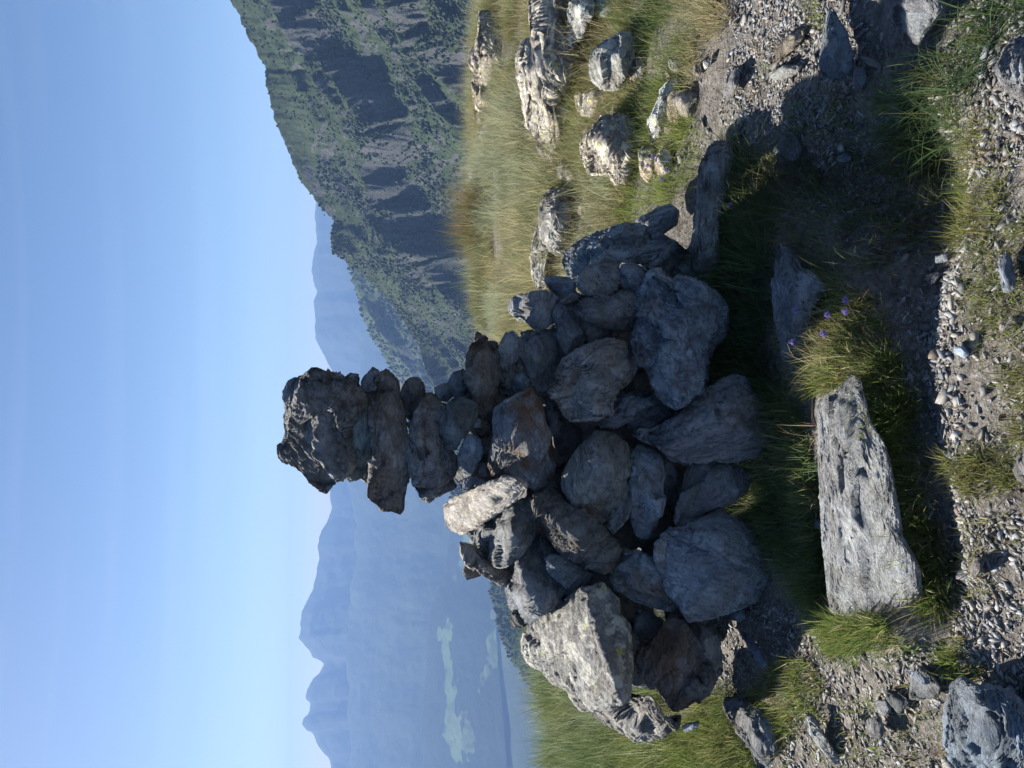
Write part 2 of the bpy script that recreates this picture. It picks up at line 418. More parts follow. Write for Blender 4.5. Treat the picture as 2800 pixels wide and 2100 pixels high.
stone(CS, 1, [(935,320),(985,298),(1050,350),(1085,400),(1092,520),(1120,590),(1122,700),(1132,860),(1147,980),(1152,1090),(1132,1260),(1117,1370),(1080,1400),(1010,1385),(960,1385),(870,1320),(835,1290),(840,1200),(870,1080),(880,960),(873,800),(862,640),(860,520),(895,400)],
      "longest flat slab of the tower, overhanging left, pale spot on its top edge", dy=-.02, T=.15, fol=90, n=(.05,-1,.15), tint=(.9,.92,.95))
stone(CS, 1, [(1098,450),(1110,395),(1160,368),(1220,368),(1255,400),(1287,470),(1260,560),(1215,640),(1180,695),(1135,650),(1118,580),(1098,530)], "dark rounded stone on the right side under the overhanging slab", dy=.04, T=.09, fol=100)
stone(CS, 1, [(1143,700),(1182,688),(1165,760),(1145,745)], "tiny pale chip wedged under the middle of the overhanging slab", dy=-.02, fol=90, tint=(1.6,1.5,1.3))
stone(CS, 1, [(1275,480),(1360,472),(1400,540),(1450,560),(1435,640),(1425,720),(1440,830),(1450,900),(1490,960),(1505,1010),(1495,1090),(1440,1150),(1340,1190),(1270,1225),(1220,1190),(1225,1080),(1230,960),(1200,860),(1155,800),(1150,760),(1195,680),(1230,590),(1255,520)],
      "wide dark folded boulder of the tower's waist with curved pale bands at its left", dy=.0, T=.17, fol=75, n=(.1,-1,.1), tint=(.95,1,1.12), creases=[((1250,930),(1420,1150),.5)])
stone(CS, 1, [(1128,790),(1170,800),(1235,860),(1260,930),(1255,1080),(1245,1190),(1190,1195),(1150,1060),(1138,930)], "thin upright plate at the left of the tower's waist", dy=-.05, T=.06, fol=95)
stone(CS, 1, [(1185,1190),(1270,1215),(1340,1180),(1430,1140),(1495,1150),(1515,1190),(1430,1235),(1380,1270),(1300,1302),(1240,1270),(1220,1225)], "dark sliver jutting left beneath the tower's waist", dy=.08, T=.08, fol=110)
stone(CS, 2, [(30,620),(100,520),(180,505),(285,560),(290,620),(225,740),(160,860),(125,915),(50,885),(30,800),(18,700)], "leaf shaped flat stone with a pointed left end on the tower's front", dy=-.1, T=.045, fol=100, tint=(.9,.92,.85))
stone(CS, 2, [(72,400),(110,325),(160,305),(185,360),(200,500),(120,525),(100,450)], "ribbed dark stone on edge above the leaf shaped stone", dy=-.03, fol=10, T=.06)
stone(CS, 1, [(1340,440),(1440,408),(1495,490),(1450,545),(1400,540),(1360,485)], "small bluish stone on the right rim of the tower beside the ribbed one", dy=.02, fol=20)
stone(CS, 2, [(155,320),(180,290),(212,330),(215,420),(248,440),(252,530),(205,545),(192,400)], "narrow splinter standing between the ribbed and the tall brown stone", dy=.0, fol=5)
stone(CS, 2, [(210,190),(260,80),(300,28),(370,70),(440,100),(462,190),(457,330),(432,480),(420,640),(392,760),(350,812),(310,800),(285,700),(290,590),(262,480),(222,400),(203,290)],
      "tall brownish slab on the tower's right flank with a lit top corner", dy=-.03, T=.10, fol=88, rust=.55, n=(.1,-1,.2), creases=[((205,300),(300,60),.9)])
stone(CS, 2, [(240,720),(290,662),(325,690),(322,740),(280,745)], "small pale cube-like stone at the foot of the brown slab", dy=-.1, fol=90)
stone(CS, 2, [(465,120),(500,30),(560,8),(602,60),(605,190),(578,300),(592,350),(565,440),(530,490),(470,510),(450,420),(462,280),(458,180)], "cracked grey stone on edge, right neighbour of the brown slab", dy=.0, T=.08, fol=85, rust=.3)
stone(CS, 2, [(552,430),(590,340),(650,328),(687,390),(682,450),(615,505),(560,505)], "small rounded stone in the gap above the diamond boulder", dy=-.02, fol=20)
stone(CS, 2, [(158,920),(205,780),(310,810),(332,880),(314,980),(262,1080),(210,1108),(158,1050),(152,980)], "plain grey diamond shaped stone below the leaf shaped one", dy=-.08, T=.06, fol=70)
stone(CS, 2, [(298,1050),(320,1008),(362,1012),(364,1112),(310,1122)], "tiny dark stone left of the plain diamond shaped one", dy=-.02, fol=20)
stone(CS, 2, [(150,1150),(230,1108),(330,1130),(360,1175),(290,1200),(165,1225)], "small stone with a sunlit edge above the brightest oval stone", dy=-.02, fol=90, n=(-.3,-1,.6))
stone(CS, 2, [(395,960),(435,800),(418,700),(438,600),(520,545),(690,455),(752,540),(782,620),(795,730),(838,800),(838,950),(868,1040),(835,1110),(785,1195),(720,1215),(640,1170),(570,1110),(480,1075),(400,1130),(383,1050)],
      "large rust brown boulder with a bluish left face in the middle of the cairn", dy=-.1, T=.16, fol=80, rust=1.0, n=(0,-1,.35), creases=[((420,960),(560,560),.6)], tint=(1.05,1.0,.98))
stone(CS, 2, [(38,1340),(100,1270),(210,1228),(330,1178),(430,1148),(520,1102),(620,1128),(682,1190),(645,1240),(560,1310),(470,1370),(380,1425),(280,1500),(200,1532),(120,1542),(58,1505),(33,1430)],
      "brightest sunlit whitish oval stone on the left shoulder of the cairn", dy=-.05, T=.06, n=(-.55,-.35,.80), fol=150, tint=(2.1,2.05,2.0), frac=.5, lichen=.5, rust=.0, creases=[((330,1178),(640,1250),.0)])  # tint raised well above grey schist, painting in its sunlight
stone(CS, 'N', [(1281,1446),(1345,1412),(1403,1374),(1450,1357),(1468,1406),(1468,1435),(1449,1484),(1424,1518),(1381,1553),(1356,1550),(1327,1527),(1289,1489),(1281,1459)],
      "half sunlit boulder directly below the brightest oval stone", dy=-.04, T=.10, n=(.05,-1,.3), creases=[((1390,1545),(1412,1385),2.4)], fol=120, lichen=.5, tint=(1.35,1.33,1.3))  # whole stone tinted lighter to strengthen its sunlit half
stone(CS, 4, [(138,200),(190,212),(290,290),(370,360),(440,365),(485,385),(455,485),(380,460),(310,420),(250,380),(180,330),(148,270)], "dark plate leaning out over the valley, on the left rim", dy=.18, T=.05, fol=130)
stone(CS, 4, [(152,390),(180,332),(235,355),(268,410),(180,443)], "small dark spike hanging off the left rim plate", dy=.25, fol=60)
stone(CS, 4, [(455,500),(490,380),(530,278),(590,190),(650,150),(720,225),(790,280),(860,400),(862,510),(785,575),(700,615),(650,645),(600,705),(568,722),(528,665),(468,600)],
      "smooth dark boulder with a curved sunlit left edge", dy=.05, T=.12, fol=120, creases=[((660,680),(520,300),2.2)], tint=(1.1,1.1,1.1), lichen=.3, n=(.1,-1,.2))
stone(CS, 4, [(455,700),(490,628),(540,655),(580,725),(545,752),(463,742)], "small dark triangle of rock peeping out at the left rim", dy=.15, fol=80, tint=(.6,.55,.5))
stone(CS, 4, [(692,300),(720,272),(820,290),(900,350),(1005,400),(955,470),(870,518),(820,492),(755,430),(708,370)], "small almond shaped stone with a thin sunlit lower edge", dy=-.05, T=.06, fol=145, creases=[((850,515),(700,300),1.3)])
stone(CS, 'N', [(1455,1358),(1497,1346),(1536,1372),(1590,1404),(1636,1440),(1690,1478),(1700,1500),(1690,1545),(1656,1571),(1605,1558),(1538,1516),(1505,1472),(1487,1438),(1466,1408)],
      "long ribbed slab lying diagonally with two small sunlit patches", dy=-.1, T=.07, fol=148, n=(0,-1,.35), creases=[((1640,1556),(1480,1420),.9)])
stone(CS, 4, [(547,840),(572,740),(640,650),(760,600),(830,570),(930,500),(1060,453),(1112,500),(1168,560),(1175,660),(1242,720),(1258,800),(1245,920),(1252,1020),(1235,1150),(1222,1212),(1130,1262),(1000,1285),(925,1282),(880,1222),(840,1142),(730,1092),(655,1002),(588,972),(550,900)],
      "massive rough boulder, most of its pale face sunlit, on the cairn's left", dy=-.12, T=.17, n=(.0,-1,.3), fol=75, lichen=.9, rust=.15, creases=[((1190,1230),(935,470),2.3)], rough=1.15, tint=(1.3,1.27,1.2), cuts=4, e=.55, grain=.4, frac=.3)  # lighter tint adds painted sunlight to the lit face
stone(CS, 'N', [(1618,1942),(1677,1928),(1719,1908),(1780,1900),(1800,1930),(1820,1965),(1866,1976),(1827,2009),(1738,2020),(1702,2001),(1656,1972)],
      "white sunlit stone at the far left foot under the massive boulder", dy=.1, T=.09, n=(-.55,-.4,.8), fol=60, tint=(1.6,1.6,1.55), rough=1.2)  # whiteness is sunlight put into the tint
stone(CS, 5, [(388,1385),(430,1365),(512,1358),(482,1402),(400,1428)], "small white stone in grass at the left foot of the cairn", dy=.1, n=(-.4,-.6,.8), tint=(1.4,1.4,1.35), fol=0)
stone(CS, 5, [(105,870),(200,850),(280,700),(330,640),(400,700),(460,760),(530,880),(562,980),(602,1080),(562,1172),(480,1232),(390,1292),(330,1302),(240,1182),(130,1062),(105,950)],
      "flat dark brown slab leaning below the massive boulder", dy=-.05, T=.06, fol=100, rust=.75, tint=(.8,.75,.75), n=(-.15,-1,.3))
stone(CS, 5, [(425,700),(560,755),(632,800),(658,920),(652,1040),(600,1075),(550,960),(500,830)], "bluish stone half hidden behind the dark brown slab", dy=.02, T=.07, fol=100)
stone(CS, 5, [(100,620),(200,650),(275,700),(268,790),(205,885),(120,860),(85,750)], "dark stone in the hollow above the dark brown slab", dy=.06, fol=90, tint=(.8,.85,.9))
stone(CS, 'N', [(1647,1581),(1702,1540),(1702,1499),(1750,1513),(1784,1533),(1802,1570),(1808,1602),(1864,1653),(1839,1676),(1780,1663),(1734,1647),(1690,1622)],
      "striped brown triangular stone pointing right and down", dy=-.04, T=.07, fol=35, rust=.7, n=(.1,-1,.4))
stone(CS, 5, [(202,200),(330,98),(420,95),(560,18),(650,-22),(745,50),(835,130),(905,220),(995,350),(975,430),(862,572),(760,614),(660,640),(560,670),(430,692),(385,600),(250,480),(233,400),(198,300)],
      "broad smooth blue grey slab propped at the cairn's front left", dy=-.08, T=.09, n=(-.05,-.9,.42), fol=15, tint=(1.05,1.1,1.18), rust=.1, rough=.7)
stone(CS, 3, [(397,1450),(428,1280),(465,1090),(518,1008),(620,992),(760,986),(900,1040),(1003,1090),(962,1214),(832,1294),(622,1384),(522,1494),(450,1508),(398,1482)],
      "four sided grey slab right of the broad blue grey one", dy=-.10, T=.06, n=(0,-.92,.4), fol=110, rust=.2, rough=.8)
stone(CS, 3, [(75,800),(200,758),(320,700),(415,660),(560,520),(700,428),(862,335),(962,400),(1003,540),(1103,640),(1175,780),(1152,862),(1082,905),(1000,935),(800,975),(680,965),(560,995),(450,1003),(358,972),(278,902),(150,855)],
      "largest wedge shaped slab at the cairn's front centre with a sharp left tip", dy=-.12, T=.12, n=(.05,-.9,.4), fol=165, tint=(1,1.03,1.12), creases=[((420,660),(1003,540),.5)], rust=.15)
stone(CS, 3, [(72,940),(120,868),(210,892),(292,950),(330,1060),(313,1180),(293,1400),(243,1450),(223,1580),(170,1602),(98,1562),(67,1450),(77,1250),(72,1080)], "long upright grey stone tapering to the left", dy=-.06, T=.07, fol=88, rust=.3)
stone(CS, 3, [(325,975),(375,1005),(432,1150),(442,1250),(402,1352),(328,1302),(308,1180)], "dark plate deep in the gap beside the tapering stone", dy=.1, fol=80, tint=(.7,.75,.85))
stone(CS, 2, [(938,1100),(1000,960),(1100,830),(1180,758),(1320,798),(1412,880),(1424,1000),(1434,1150),(1474,1300),(1434,1442),(1320,1563),(1248,1503),(1098,1423),(978,1333),(941,1220)],
      "broad rounded dark boulder with one white quartz spot", dy=-.10, T=.10, n=(0,-1,.25), fol=80, rust=.45, tint=(.8,.85,.85), rough=.7)
stone(CS, 2, [(1175,738),(1240,736),(1395,815),(1360,832),(1260,790)], "thin curved splinter above the boulder with the quartz spot", dy=-.05, fol=20, T=.02)
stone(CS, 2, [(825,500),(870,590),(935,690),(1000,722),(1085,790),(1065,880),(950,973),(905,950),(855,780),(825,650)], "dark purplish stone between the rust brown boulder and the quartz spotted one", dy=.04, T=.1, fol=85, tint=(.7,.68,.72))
stone(CS, 2, [(822,450),(890,388),(878,320),(960,238),(1060,168),(1180,108),(1290,78),(1412,93),(1425,178),(1492,188),(1508,280),(1474,370),(1370,450),(1300,530),(1303,640),(1233,702),(1120,718),(988,713),(925,650),(885,560),(835,510)],
      "big striped silvery slab with rust flecks, centre right of the cairn", dy=-.14, T=.10, n=(0,-1,.35), fol=170, tint=(1.25,1.25,1.28), rust=.5, rough=1.1)
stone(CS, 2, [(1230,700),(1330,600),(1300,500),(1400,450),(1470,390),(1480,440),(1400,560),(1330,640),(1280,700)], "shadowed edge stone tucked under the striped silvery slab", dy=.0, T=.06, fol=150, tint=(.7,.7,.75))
stone(CS, 3, [(-225,700),(-150,600),(-50,512),(20,488),(150,456),(250,488),(332,568),(404,650),(392,684),(255,725),(182,764),(120,742),(40,718),(-60,752),(-140,732)],
      "crumpled stone with wavy folds below the striped silvery slab", dy=-.06, T=.08, fol=160, tint=(.85,.87,.9), rough=1.7)
stone(CS, 7, [(72,1200),(128,1000),(178,850),(238,698),(332,738),(400,795),(430,728),(500,738),(602,788),(704,858),(755,960),(733,1100),(645,1200),(592,1300),(573,1450),(563,1563),(480,1614),(420,1653),(328,1603),(248,1532),(225,1400),(130,1372),(95,1290)],
      "huge mottled boulder with yellow lichen spots at the cairn's lower right", dy=-.08, T=.17, n=(.05,-1,.3), fol=60, lichen=.35, rust=.5, tint=(1,1.03,1.08), rough=1.45, cuts=5, e=.5, grain=.15)
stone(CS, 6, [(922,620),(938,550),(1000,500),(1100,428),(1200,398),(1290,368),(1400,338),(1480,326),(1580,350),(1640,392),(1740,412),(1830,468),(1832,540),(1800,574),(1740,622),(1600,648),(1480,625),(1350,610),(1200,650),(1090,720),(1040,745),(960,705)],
      "long pale stone with a cream sunlit end at the cairn's right shoulder", dy=.12, T=.10, n=(.1,-1,.3), fol=175, creases=[((1150,760),(1350,350),2.2)], tint=(1.4,1.38,1.32), lichen=.2)  # tint lightened in support of the sunlit end
stone(CS, 6, [(1035,750),(1090,638),(1240,588),(1372,588),(1365,700),(1350,770),(1333,873),(1250,877),(1150,857),(1055,805)], "blocky stone with a square lower end resting on the brown lump", dy=-.06, T=.09, fol=30, rust=.25)
stone(CS, 6, [(905,900),(1000,825),(1150,845),(1330,870),(1372,795),(1440,805),(1535,880),(1550,960),(1505,1052),(1443,1115),(1300,1095),(1200,1065),(1100,1012),(1000,955)],
      "brown grey lumpy stone below the blocky one, with a knobbly right end", dy=-.08, T=.10, fol=150, rust=.5, n=(0,-1,.3))
stone(CS, 6, [(795,730),(860,706),(990,722),(1050,775),(1030,830),(930,895),(880,855),(825,792)], "bluish flat stone at the upper right edge beside the meadow", dy=.06, T=.06, fol=140, tint=(.9,.95,1.05))
stone(CS, 6, [(1366,740),(1376,628),(1470,606),(1542,638),(1600,700),(1595,782),(1532,864),(1450,814),(1385,792)], "dark pocked stone under the long pale one", dy=.0, T=.08, fol=40, tint=(.8,.8,.82))
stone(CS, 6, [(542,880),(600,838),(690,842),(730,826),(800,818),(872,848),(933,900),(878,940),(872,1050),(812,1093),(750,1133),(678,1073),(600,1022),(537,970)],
      "stone with a white sunlit tip poking up before the grass", dy=.0, T=.09, fol=110, creases=[((690,1070),(705,830),2.4)], n=(.1,-1,.2), lichen=.3, tint=(1.4,1.38,1.35))  # tint lightened so the sunlit tip turns white
stone(CS, 6, [(865,950),(930,908),(1002,970),(1054,1070),(1115,1180),(1062,1262),(980,1338),(918,1222),(886,1150),(900,1100),(863,1020)], "grey kite shaped plate right of the striped silvery slab", dy=-.05, T=.05, fol=60, n=(.1,-1,.3))
stone(CS, 6, [(995,965),(1100,1012),(1250,1082),(1360,1112),(1345,1182),(1200,1215),(1130,1195),(1058,1082)], "streaked stone wedged behind the kite shaped plate", dy=.02, T=.07, fol=150)
stone(CS, 6, [(605,1170),(690,1158),(740,1128),(790,1096),(870,1108),(905,1160),(918,1230),(975,1345),(900,1440),(890,1500),(850,1560),(845,1700),(760,1680),(700,1500),(640,1350),(605,1250)],
      "long streaked slab running down from the right rim to the silvery slab", dy=.04, T=.10, fol=80, tint=(1.05,1.03,1.02))
stone(CS, 6, [(610,1130),(700,1110),(740,1128),(690,1160),(625,1168)], "small dark stone at the foot of the grass tuft on the right rim", dy=.1, fol=10, tint=(.7,.75,.75))
stone(CS, 'N', [(1729,619),(1758,594),(1798,569),(1834,560),(1853,576),(1849,612),(1800,645),(1775,632)], "low grey stone in the shaded grass behind the right shoulder", Y=3.35, T=.08, n=(0,-.8,.7), fol=160, tint=(.95,1,1.05))
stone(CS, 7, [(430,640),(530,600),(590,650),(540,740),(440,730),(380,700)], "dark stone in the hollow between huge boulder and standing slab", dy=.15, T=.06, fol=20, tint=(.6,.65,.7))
for (cx_, cy_, r_) in [(1290,1290,70),(1330,1180,80),(1430,1160,95),(1440,1040,90),(1500,1230,100),(1520,1060,100),(1500,1330,80),(1480,1430,80),(1600,1180,100),
                       (1620,1040,100),(1640,1540,100),(1560,1470,90),(1690,1210,110),(1700,1440,100),(1750,1290,100),(1740,950,110),(1780,1150,110),(1810,1420,110),(1850,1260,110),
                       (1660,850,100),(1580,900,95),(1700,1700,110),(1740,1790,110),(1850,1520,110),(1890,1650,90),(1480,1600,85),(1560,1600,90),(1640,740,70),(1750,690,75),(1850,740,90),
                       (1350,1080,60),(1330,1420,60),(1400,1560,60),(1880,1010,110),(1950,1120,90),(1990,1330,100),(1940,1480,100),(1870,1760,80),(1800,1560,100),(1750,1040,120),(1517,1230,110),(1620,1330,110),(1400,1250,90),(1560,1010,90)]:
    an = np.linspace(0, 2 * math.pi, 9)[:-1]
    rr = r_ * RNG.uniform(.75, 1.05, 8)
    stone(CS, 'N', np.stack([cx_ + rr * np.cos(an), cy_ + rr * .9 * np.sin(an)], -1), "inner stone tinted dark as painted gap shade, seen only through the gaps between the outer stones",
          dy=.40, T=.19, fol=random.uniform(0, 180), group="inner stones in the gaps of the cairn", tint=(.75,.77,.8), sub=5)  # darker tint paints the shade of the voids into these stones

# ---- stones and slabs of the ground in front
GG = "loose rocks on the ground around the cairn"
def rk(crop, pts, label, name="rock", h=0.04, T=.06, **k):
    k.setdefault('group', GG)
    return stone(name, crop, pts, label, lying=h, T=T, cat="slab" if "slab" in name else "rock", **k)
rk('N', [(2231,1098),(2277,1064),(2318,1010),(2345,1030),(2370,1148),(2412,1212),(2431,1281),(2447,1390),(2458,1470),(2500,1547),(2512,1629),(2453,1669),(2388,1684),(2301,1696),(2263,1679),(2257,1607),(2241,1471),(2233,1363),(2230,1281),(2236,1200)],
   "long pale weathered slab with deep grooves lying sunlit in front of the cairn", "ground_slab", h=.024, T=.035, fol=97, rough=.62, grain=.35, cuts=3, frac=.35, tint=(1.5,1.5,1.47), n=(-.15,-.15,1), e=.4, lichen=.1, rust=.1)
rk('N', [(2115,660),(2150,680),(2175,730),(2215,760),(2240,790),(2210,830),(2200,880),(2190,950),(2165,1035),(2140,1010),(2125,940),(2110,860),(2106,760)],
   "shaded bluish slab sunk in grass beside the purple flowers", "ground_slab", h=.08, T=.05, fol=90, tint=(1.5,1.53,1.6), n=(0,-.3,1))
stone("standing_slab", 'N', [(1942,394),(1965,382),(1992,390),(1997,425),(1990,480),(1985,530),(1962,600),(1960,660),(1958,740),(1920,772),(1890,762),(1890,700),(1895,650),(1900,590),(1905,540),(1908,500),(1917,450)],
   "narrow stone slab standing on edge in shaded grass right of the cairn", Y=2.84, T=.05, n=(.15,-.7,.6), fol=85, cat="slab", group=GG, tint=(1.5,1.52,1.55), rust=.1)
rk('N', [(2560,1950),(2572,1873),(2600,1856),(2650,1885),(2700,1885),(2750,1920),(2792,1990),(2797,2060),(2765,2120),(2680,2150),(2600,2130),(2550,2045)],
   "layered bluish rock lying by the path, lower left corner of the upright view", h=.1, T=.09, fol=60, tint=(1.1,1.15,1.2), rough=1.4, e=.45)
rk('N', [(1978,1904),(2020,1902),(2063,1938),(2105,1990),(2120,2040),(2130,2130),(2070,2130),(2046,2041),(2002,1990),(1974,1940)],
   "flat grey slab half covered by green grass at the cairn's left", "ground_slab", h=.05, T=.04, fol=55, tint=(1.05,1.08,1.12), n=(0,-.2,1))
rk('N', [(2748,1290),(2760,1250),(2800,1202),(2840,1195),(2850,1330),(2790,1325),(2760,1314)], "rounded sunlit stone at the nearest edge of the grass", h=.08, T=.07, fol=40, tint=(1.1,1.08,1.05))
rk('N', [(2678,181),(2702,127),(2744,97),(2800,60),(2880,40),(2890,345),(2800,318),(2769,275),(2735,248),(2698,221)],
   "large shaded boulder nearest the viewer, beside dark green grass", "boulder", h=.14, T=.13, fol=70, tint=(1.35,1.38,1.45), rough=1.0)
rk('B', [(778,300),(798,180),(838,40),(882,130),(942,220),(982,350),(962,480),(880,525),(780,492),(758,430)], "upright pointed slab embedded in the lit gravel path", "ground_slab", h=.10, T=.07, fol=80, tint=(1,1,.98), n=(.3,-.6,1), lichen=.3)
rk('B', [(1188,30),(1220,-40),(1500,-60),(1565,40),(1430,210),(1385,285),(1290,172),(1198,112)], "broad grey stone at the gravel path's right end, tip in shade", h=.09, T=.08, fol=50, tint=(1.05,1.07,1.1))
rk('B', [(515,330),(600,228),(705,178),(695,240),(605,335),(518,405)], "thin tan shard lying flat on the lit gravel", h=.03, T=.02, fol=130, tint=(1.25,1.15,1.0))
rk('B', [(155,560),(200,478),(262,428),(252,540),(202,645),(155,622)], "grey stone at the gravel's edge next to brown grass roots", h=.06, T=.05, fol=110)
rk('B', [(1008,430),(1080,436),(1094,500),(1062,575),(1018,572)], "square bluish shaded stone below the upright pointed slab", h=.03, T=.03, fol=80)
rk('B', [(478,950),(560,845),(642,878),(674,960),(640,1030),(540,1060)], "flat pale stone in full shade beside the standing slab", h=.03, T=.04, fol=60)
rk('B', [(1215,660),(1260,640),(1310,670),(1310,750),(1250,765)], "shaded flat stone touching the long shaded grass", h=.03, T=.03, fol=60)
rk('B', [(978,335),(1000,318),(1040,325),(1030,350),(990,352)], "small white stone on lit soil above the bluish square one", h=.03, T=.02, fol=0, tint=(1.4,1.35,1.25))
rk('B', [(1100,220),(1130,195),(1155,230),(1140,265),(1110,255)], "palest flat chip on the lit brown soil of the path", h=.03, T=.02, fol=70, tint=(1.3,1.25,1.15))
rk('B', [(450,480),(560,430),(690,420),(640,480),(520,520)], "long splintered shard on the lit gravel by the shadow's edge", h=.03, T=.025, fol=165, tint=(1.2,1.15,1.02))
rk('B', [(900,1020),(960,985),(1000,1010),(990,1045),(920,1050)], "small shaded stone lying alone in the trampled hollow", h=.03, T=.03, fol=150)
rk('C', [(1470,230),(1530,220),(1560,330),(1570,460),(1500,480),(1470,330)], "grey flat stone with lit left half on the near path edge", h=.05, T=.04, fol=90, tint=(1.1,1.1,1.1))
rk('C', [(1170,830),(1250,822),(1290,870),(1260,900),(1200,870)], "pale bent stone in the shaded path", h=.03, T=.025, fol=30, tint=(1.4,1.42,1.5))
rk('C', [(1010,360),(1080,340),(1105,350),(1060,420),(1010,430)], "grey pointed stone in the middle of the shaded path", h=.03, T=.025, fol=140)
rk('C', [(1070,240),(1190,200),(1210,250),(1140,270),(1070,280)], "flat bluish stone higher in the shaded path", h=.03, T=.025, fol=160)
rk('C', [(1480,690),(1510,660),(1520,710),(1495,750)], "small upright bright chip on the near path edge", h=.04, T=.02, fol=80, tint=(1.4,1.4,1.4))
rk('D', [(995,640),(1030,600),(1075,600),(1060,660),(1030,695),(1000,690)], "oval grey stone among pebbles beside the grooved slab's shadow", h=.035, T=.03, fol=120)
rk('D', [(700,1200),(740,1150),(800,1190),(840,1250),(830,1300),(760,1310),(690,1310)], "crusty brown stone with white quartz below the grooved slab", h=.05, T=.05, fol=40, tint=(1.1,1.02,.95), lichen=.5)
rk('D', [(575,1270),(640,1280),(690,1330),(640,1390),(580,1320)], "brownish lit stone beside the crusty quartz one", h=.04, T=.04, fol=40, tint=(1.15,1.1,1.0))
rk('D', [(530,1320),(580,1320),(605,1365),(570,1400),(520,1370)], "pale grey wedge half hidden in gravel", h=.04, T=.03, fol=40, tint=(1.2,1.2,1.2))
rk('D', [(480,1420),(540,1400),(565,1470),(540,1520),(480,1490)], "dark cube-like stone casting a shadow on bright gravel", h=.06, T=.04, fol=70, tint=(.8,.83,.88))
rk('D', [(385,1360),(415,1420),(412,1480),(375,1440)], "thin upright white shard in the brown soil", h=.05, T=.02, fol=60, tint=(1.4,1.4,1.35))
rk('D', [(180,1370),(230,1430),(300,1530),(370,1640),(330,1640),(260,1560),(195,1460)], "long thin splinter of rock slanting through the brown soil", h=.04, T=.02, fol=55, tint=(1.25,1.22,1.15))
rk('D', [(690,1160),(745,1170),(810,1230),(780,1240),(710,1200)], "white quartz plate on the crusty brown stone", h=.085, T=.012, fol=30, tint=(1.6,1.6,1.6), rust=0)
rk('D', [(225,400),(255,415),(260,460),(225,450)], "pale small stone in shade between the cairn and the grooved slab", h=.04, T=.025, fol=0)
rk(5, [(840,860),(880,900),(920,990),(900,1010),(850,940),(800,850),(760,770),(790,780)], "narrow dark ledge of rock in the shaded soil by the cairn's left foot", h=.06, T=.03, fol=55, tint=(.85,.9,1))
rk(5, [(690,640),(770,640),(790,690),(740,715),(690,690)], "brown stone in shade at the foot of the broad blue grey slab", h=.05, T=.03, fol=30, rust=.8)

# ---- rocks in the meadow to the right
MG = "weathered rocks in the meadow"
def mr(pts, label, crop='A', z=0.1, **k):
    c = nat(crop, pts).mean(0); pts = (np.array(pts, float) - np.array(pts, float).mean(0)) * [1.18, 1.12] + np.array(pts, float).mean(0); b = ground_pt(c[0], c[1], z)
    k.setdefault('n', (-.3, -.4, .87)); k.setdefault('T', .16); k.setdefault('lichen', 1.0); k.setdefault('tint', (2.1, 1.92, 1.66)); k.setdefault('rust', .1)
    return stone("meadow_rock", crop, pts, label, Y=b[1], group=MG, cat="rock", **k)
mr([(330,140),(380,128),(422,190),(485,260),(495,480),(472,620),(432,740),(380,860),(340,938),(290,912),(278,860),(300,800),(283,730),(288,600),(298,520),(268,480),(268,400),(308,360),(328,240)],
   "long pale lichened outcrop on the skyline of the meadow", z=.15, fol=85, T=.2)
mr([(758,0),(830,-60),(900,0),(922,60),(880,200),(900,300),(965,420),(945,560),(885,640),(850,760),(880,900),(905,1010),(885,1200),(840,1185),(758,1102),(748,1000),(688,920),(678,760),(648,600),(648,460),(678,380),(780,240),(748,100)],
   "biggest whitish outcrop with yellow lichen, like a lying animal", z=.2, fol=80, T=.28, rough=1.2)
mr([(838,700),(920,618),(992,640),(982,760),(945,900),(905,1010),(850,870),(828,770)], "pale knob of rock in front of the biggest outcrop", z=.12, fol=80, T=.14)
mr([(990,60),(1050,-30),(1150,-20),(1162,60),(1112,150),(1080,260),(1020,352),(968,300),(985,150)], "white outcrop at the far right behind dry grass", z=.15, fol=100, T=.16)
mr([(1168,480),(1198,380),(1270,308),(1380,268),(1465,300),(1450,440),(1405,560),(1345,645),(1250,645),(1178,592)],
   "rounded boulder with orange tinge and shaded right side in the meadow", z=.15, fol=100, T=.15, tint=(1.9,1.6,1.25), lichen=.4, rust=.2)
mr([(1063,800),(1100,718),(1180,688),(1285,690),(1245,782),(1160,873),(1090,863)], "small white rock left of the rounded boulder", z=.08, fol=100, T=.1)
mr([(1098,1100),(1140,1040),(1190,960),(1240,888),(1332,900),(1442,960),(1454,1080),(1424,1200),(1385,1350),(1330,1375),(1290,1300),(1160,1285),(1108,1180)],
   "pitted black and white rock nearest the cairn in the meadow", z=.12, fol=70, T=.15, rough=1.6)
mr([(1150,1300),(1290,1290),(1335,1400),(1250,1425),(1158,1372)], "flat crumbling cream stone beneath the pitted rock", z=.02, fol=70, T=.06, lichen=.2, tint=(1.2,1.1,1))
mr([(718,560),(748,380),(800,180),(850,88),(942,78),(935,200),(965,350),(965,450),(855,545),(800,620),(790,720),(812,802),(778,802),(738,700)], "flat grey outcrop with dark speckles just behind the cairn's right rim", crop=6, z=.12, fol=85, T=.14, lichen=.6)
mr([(1598,900),(1680,700),(1740,615),(1785,640),(1710,900),(1665,1000),(1612,1085),(1598,980)], "jagged dark and white ledge above the eroded bank", z=.08, fol=60, T=.08, lichen=.6)
mr([(1785,760),(1870,688),(1940,676),(1955,880),(1880,875),(1828,855)], "cream coloured stone in the eroded bank beside the path", z=.03, fol=60, T=.07, lichen=.2, tint=(1.2,1.08,.95))
mr([(228,1310),(290,1268),(355,1450),(335,1525),(270,1495)], "low grey rock among tufts on the meadow's crest", z=.08, fol=60, T=.1)
mr([(1640,1200),(1700,1110),(1760,1180),(1740,1280),(1680,1330),(1640,1290)], "rough brown clod-like rock beside the small purple flowers", z=.05, fol=60, T=.07, lichen=.2, rust=.5)

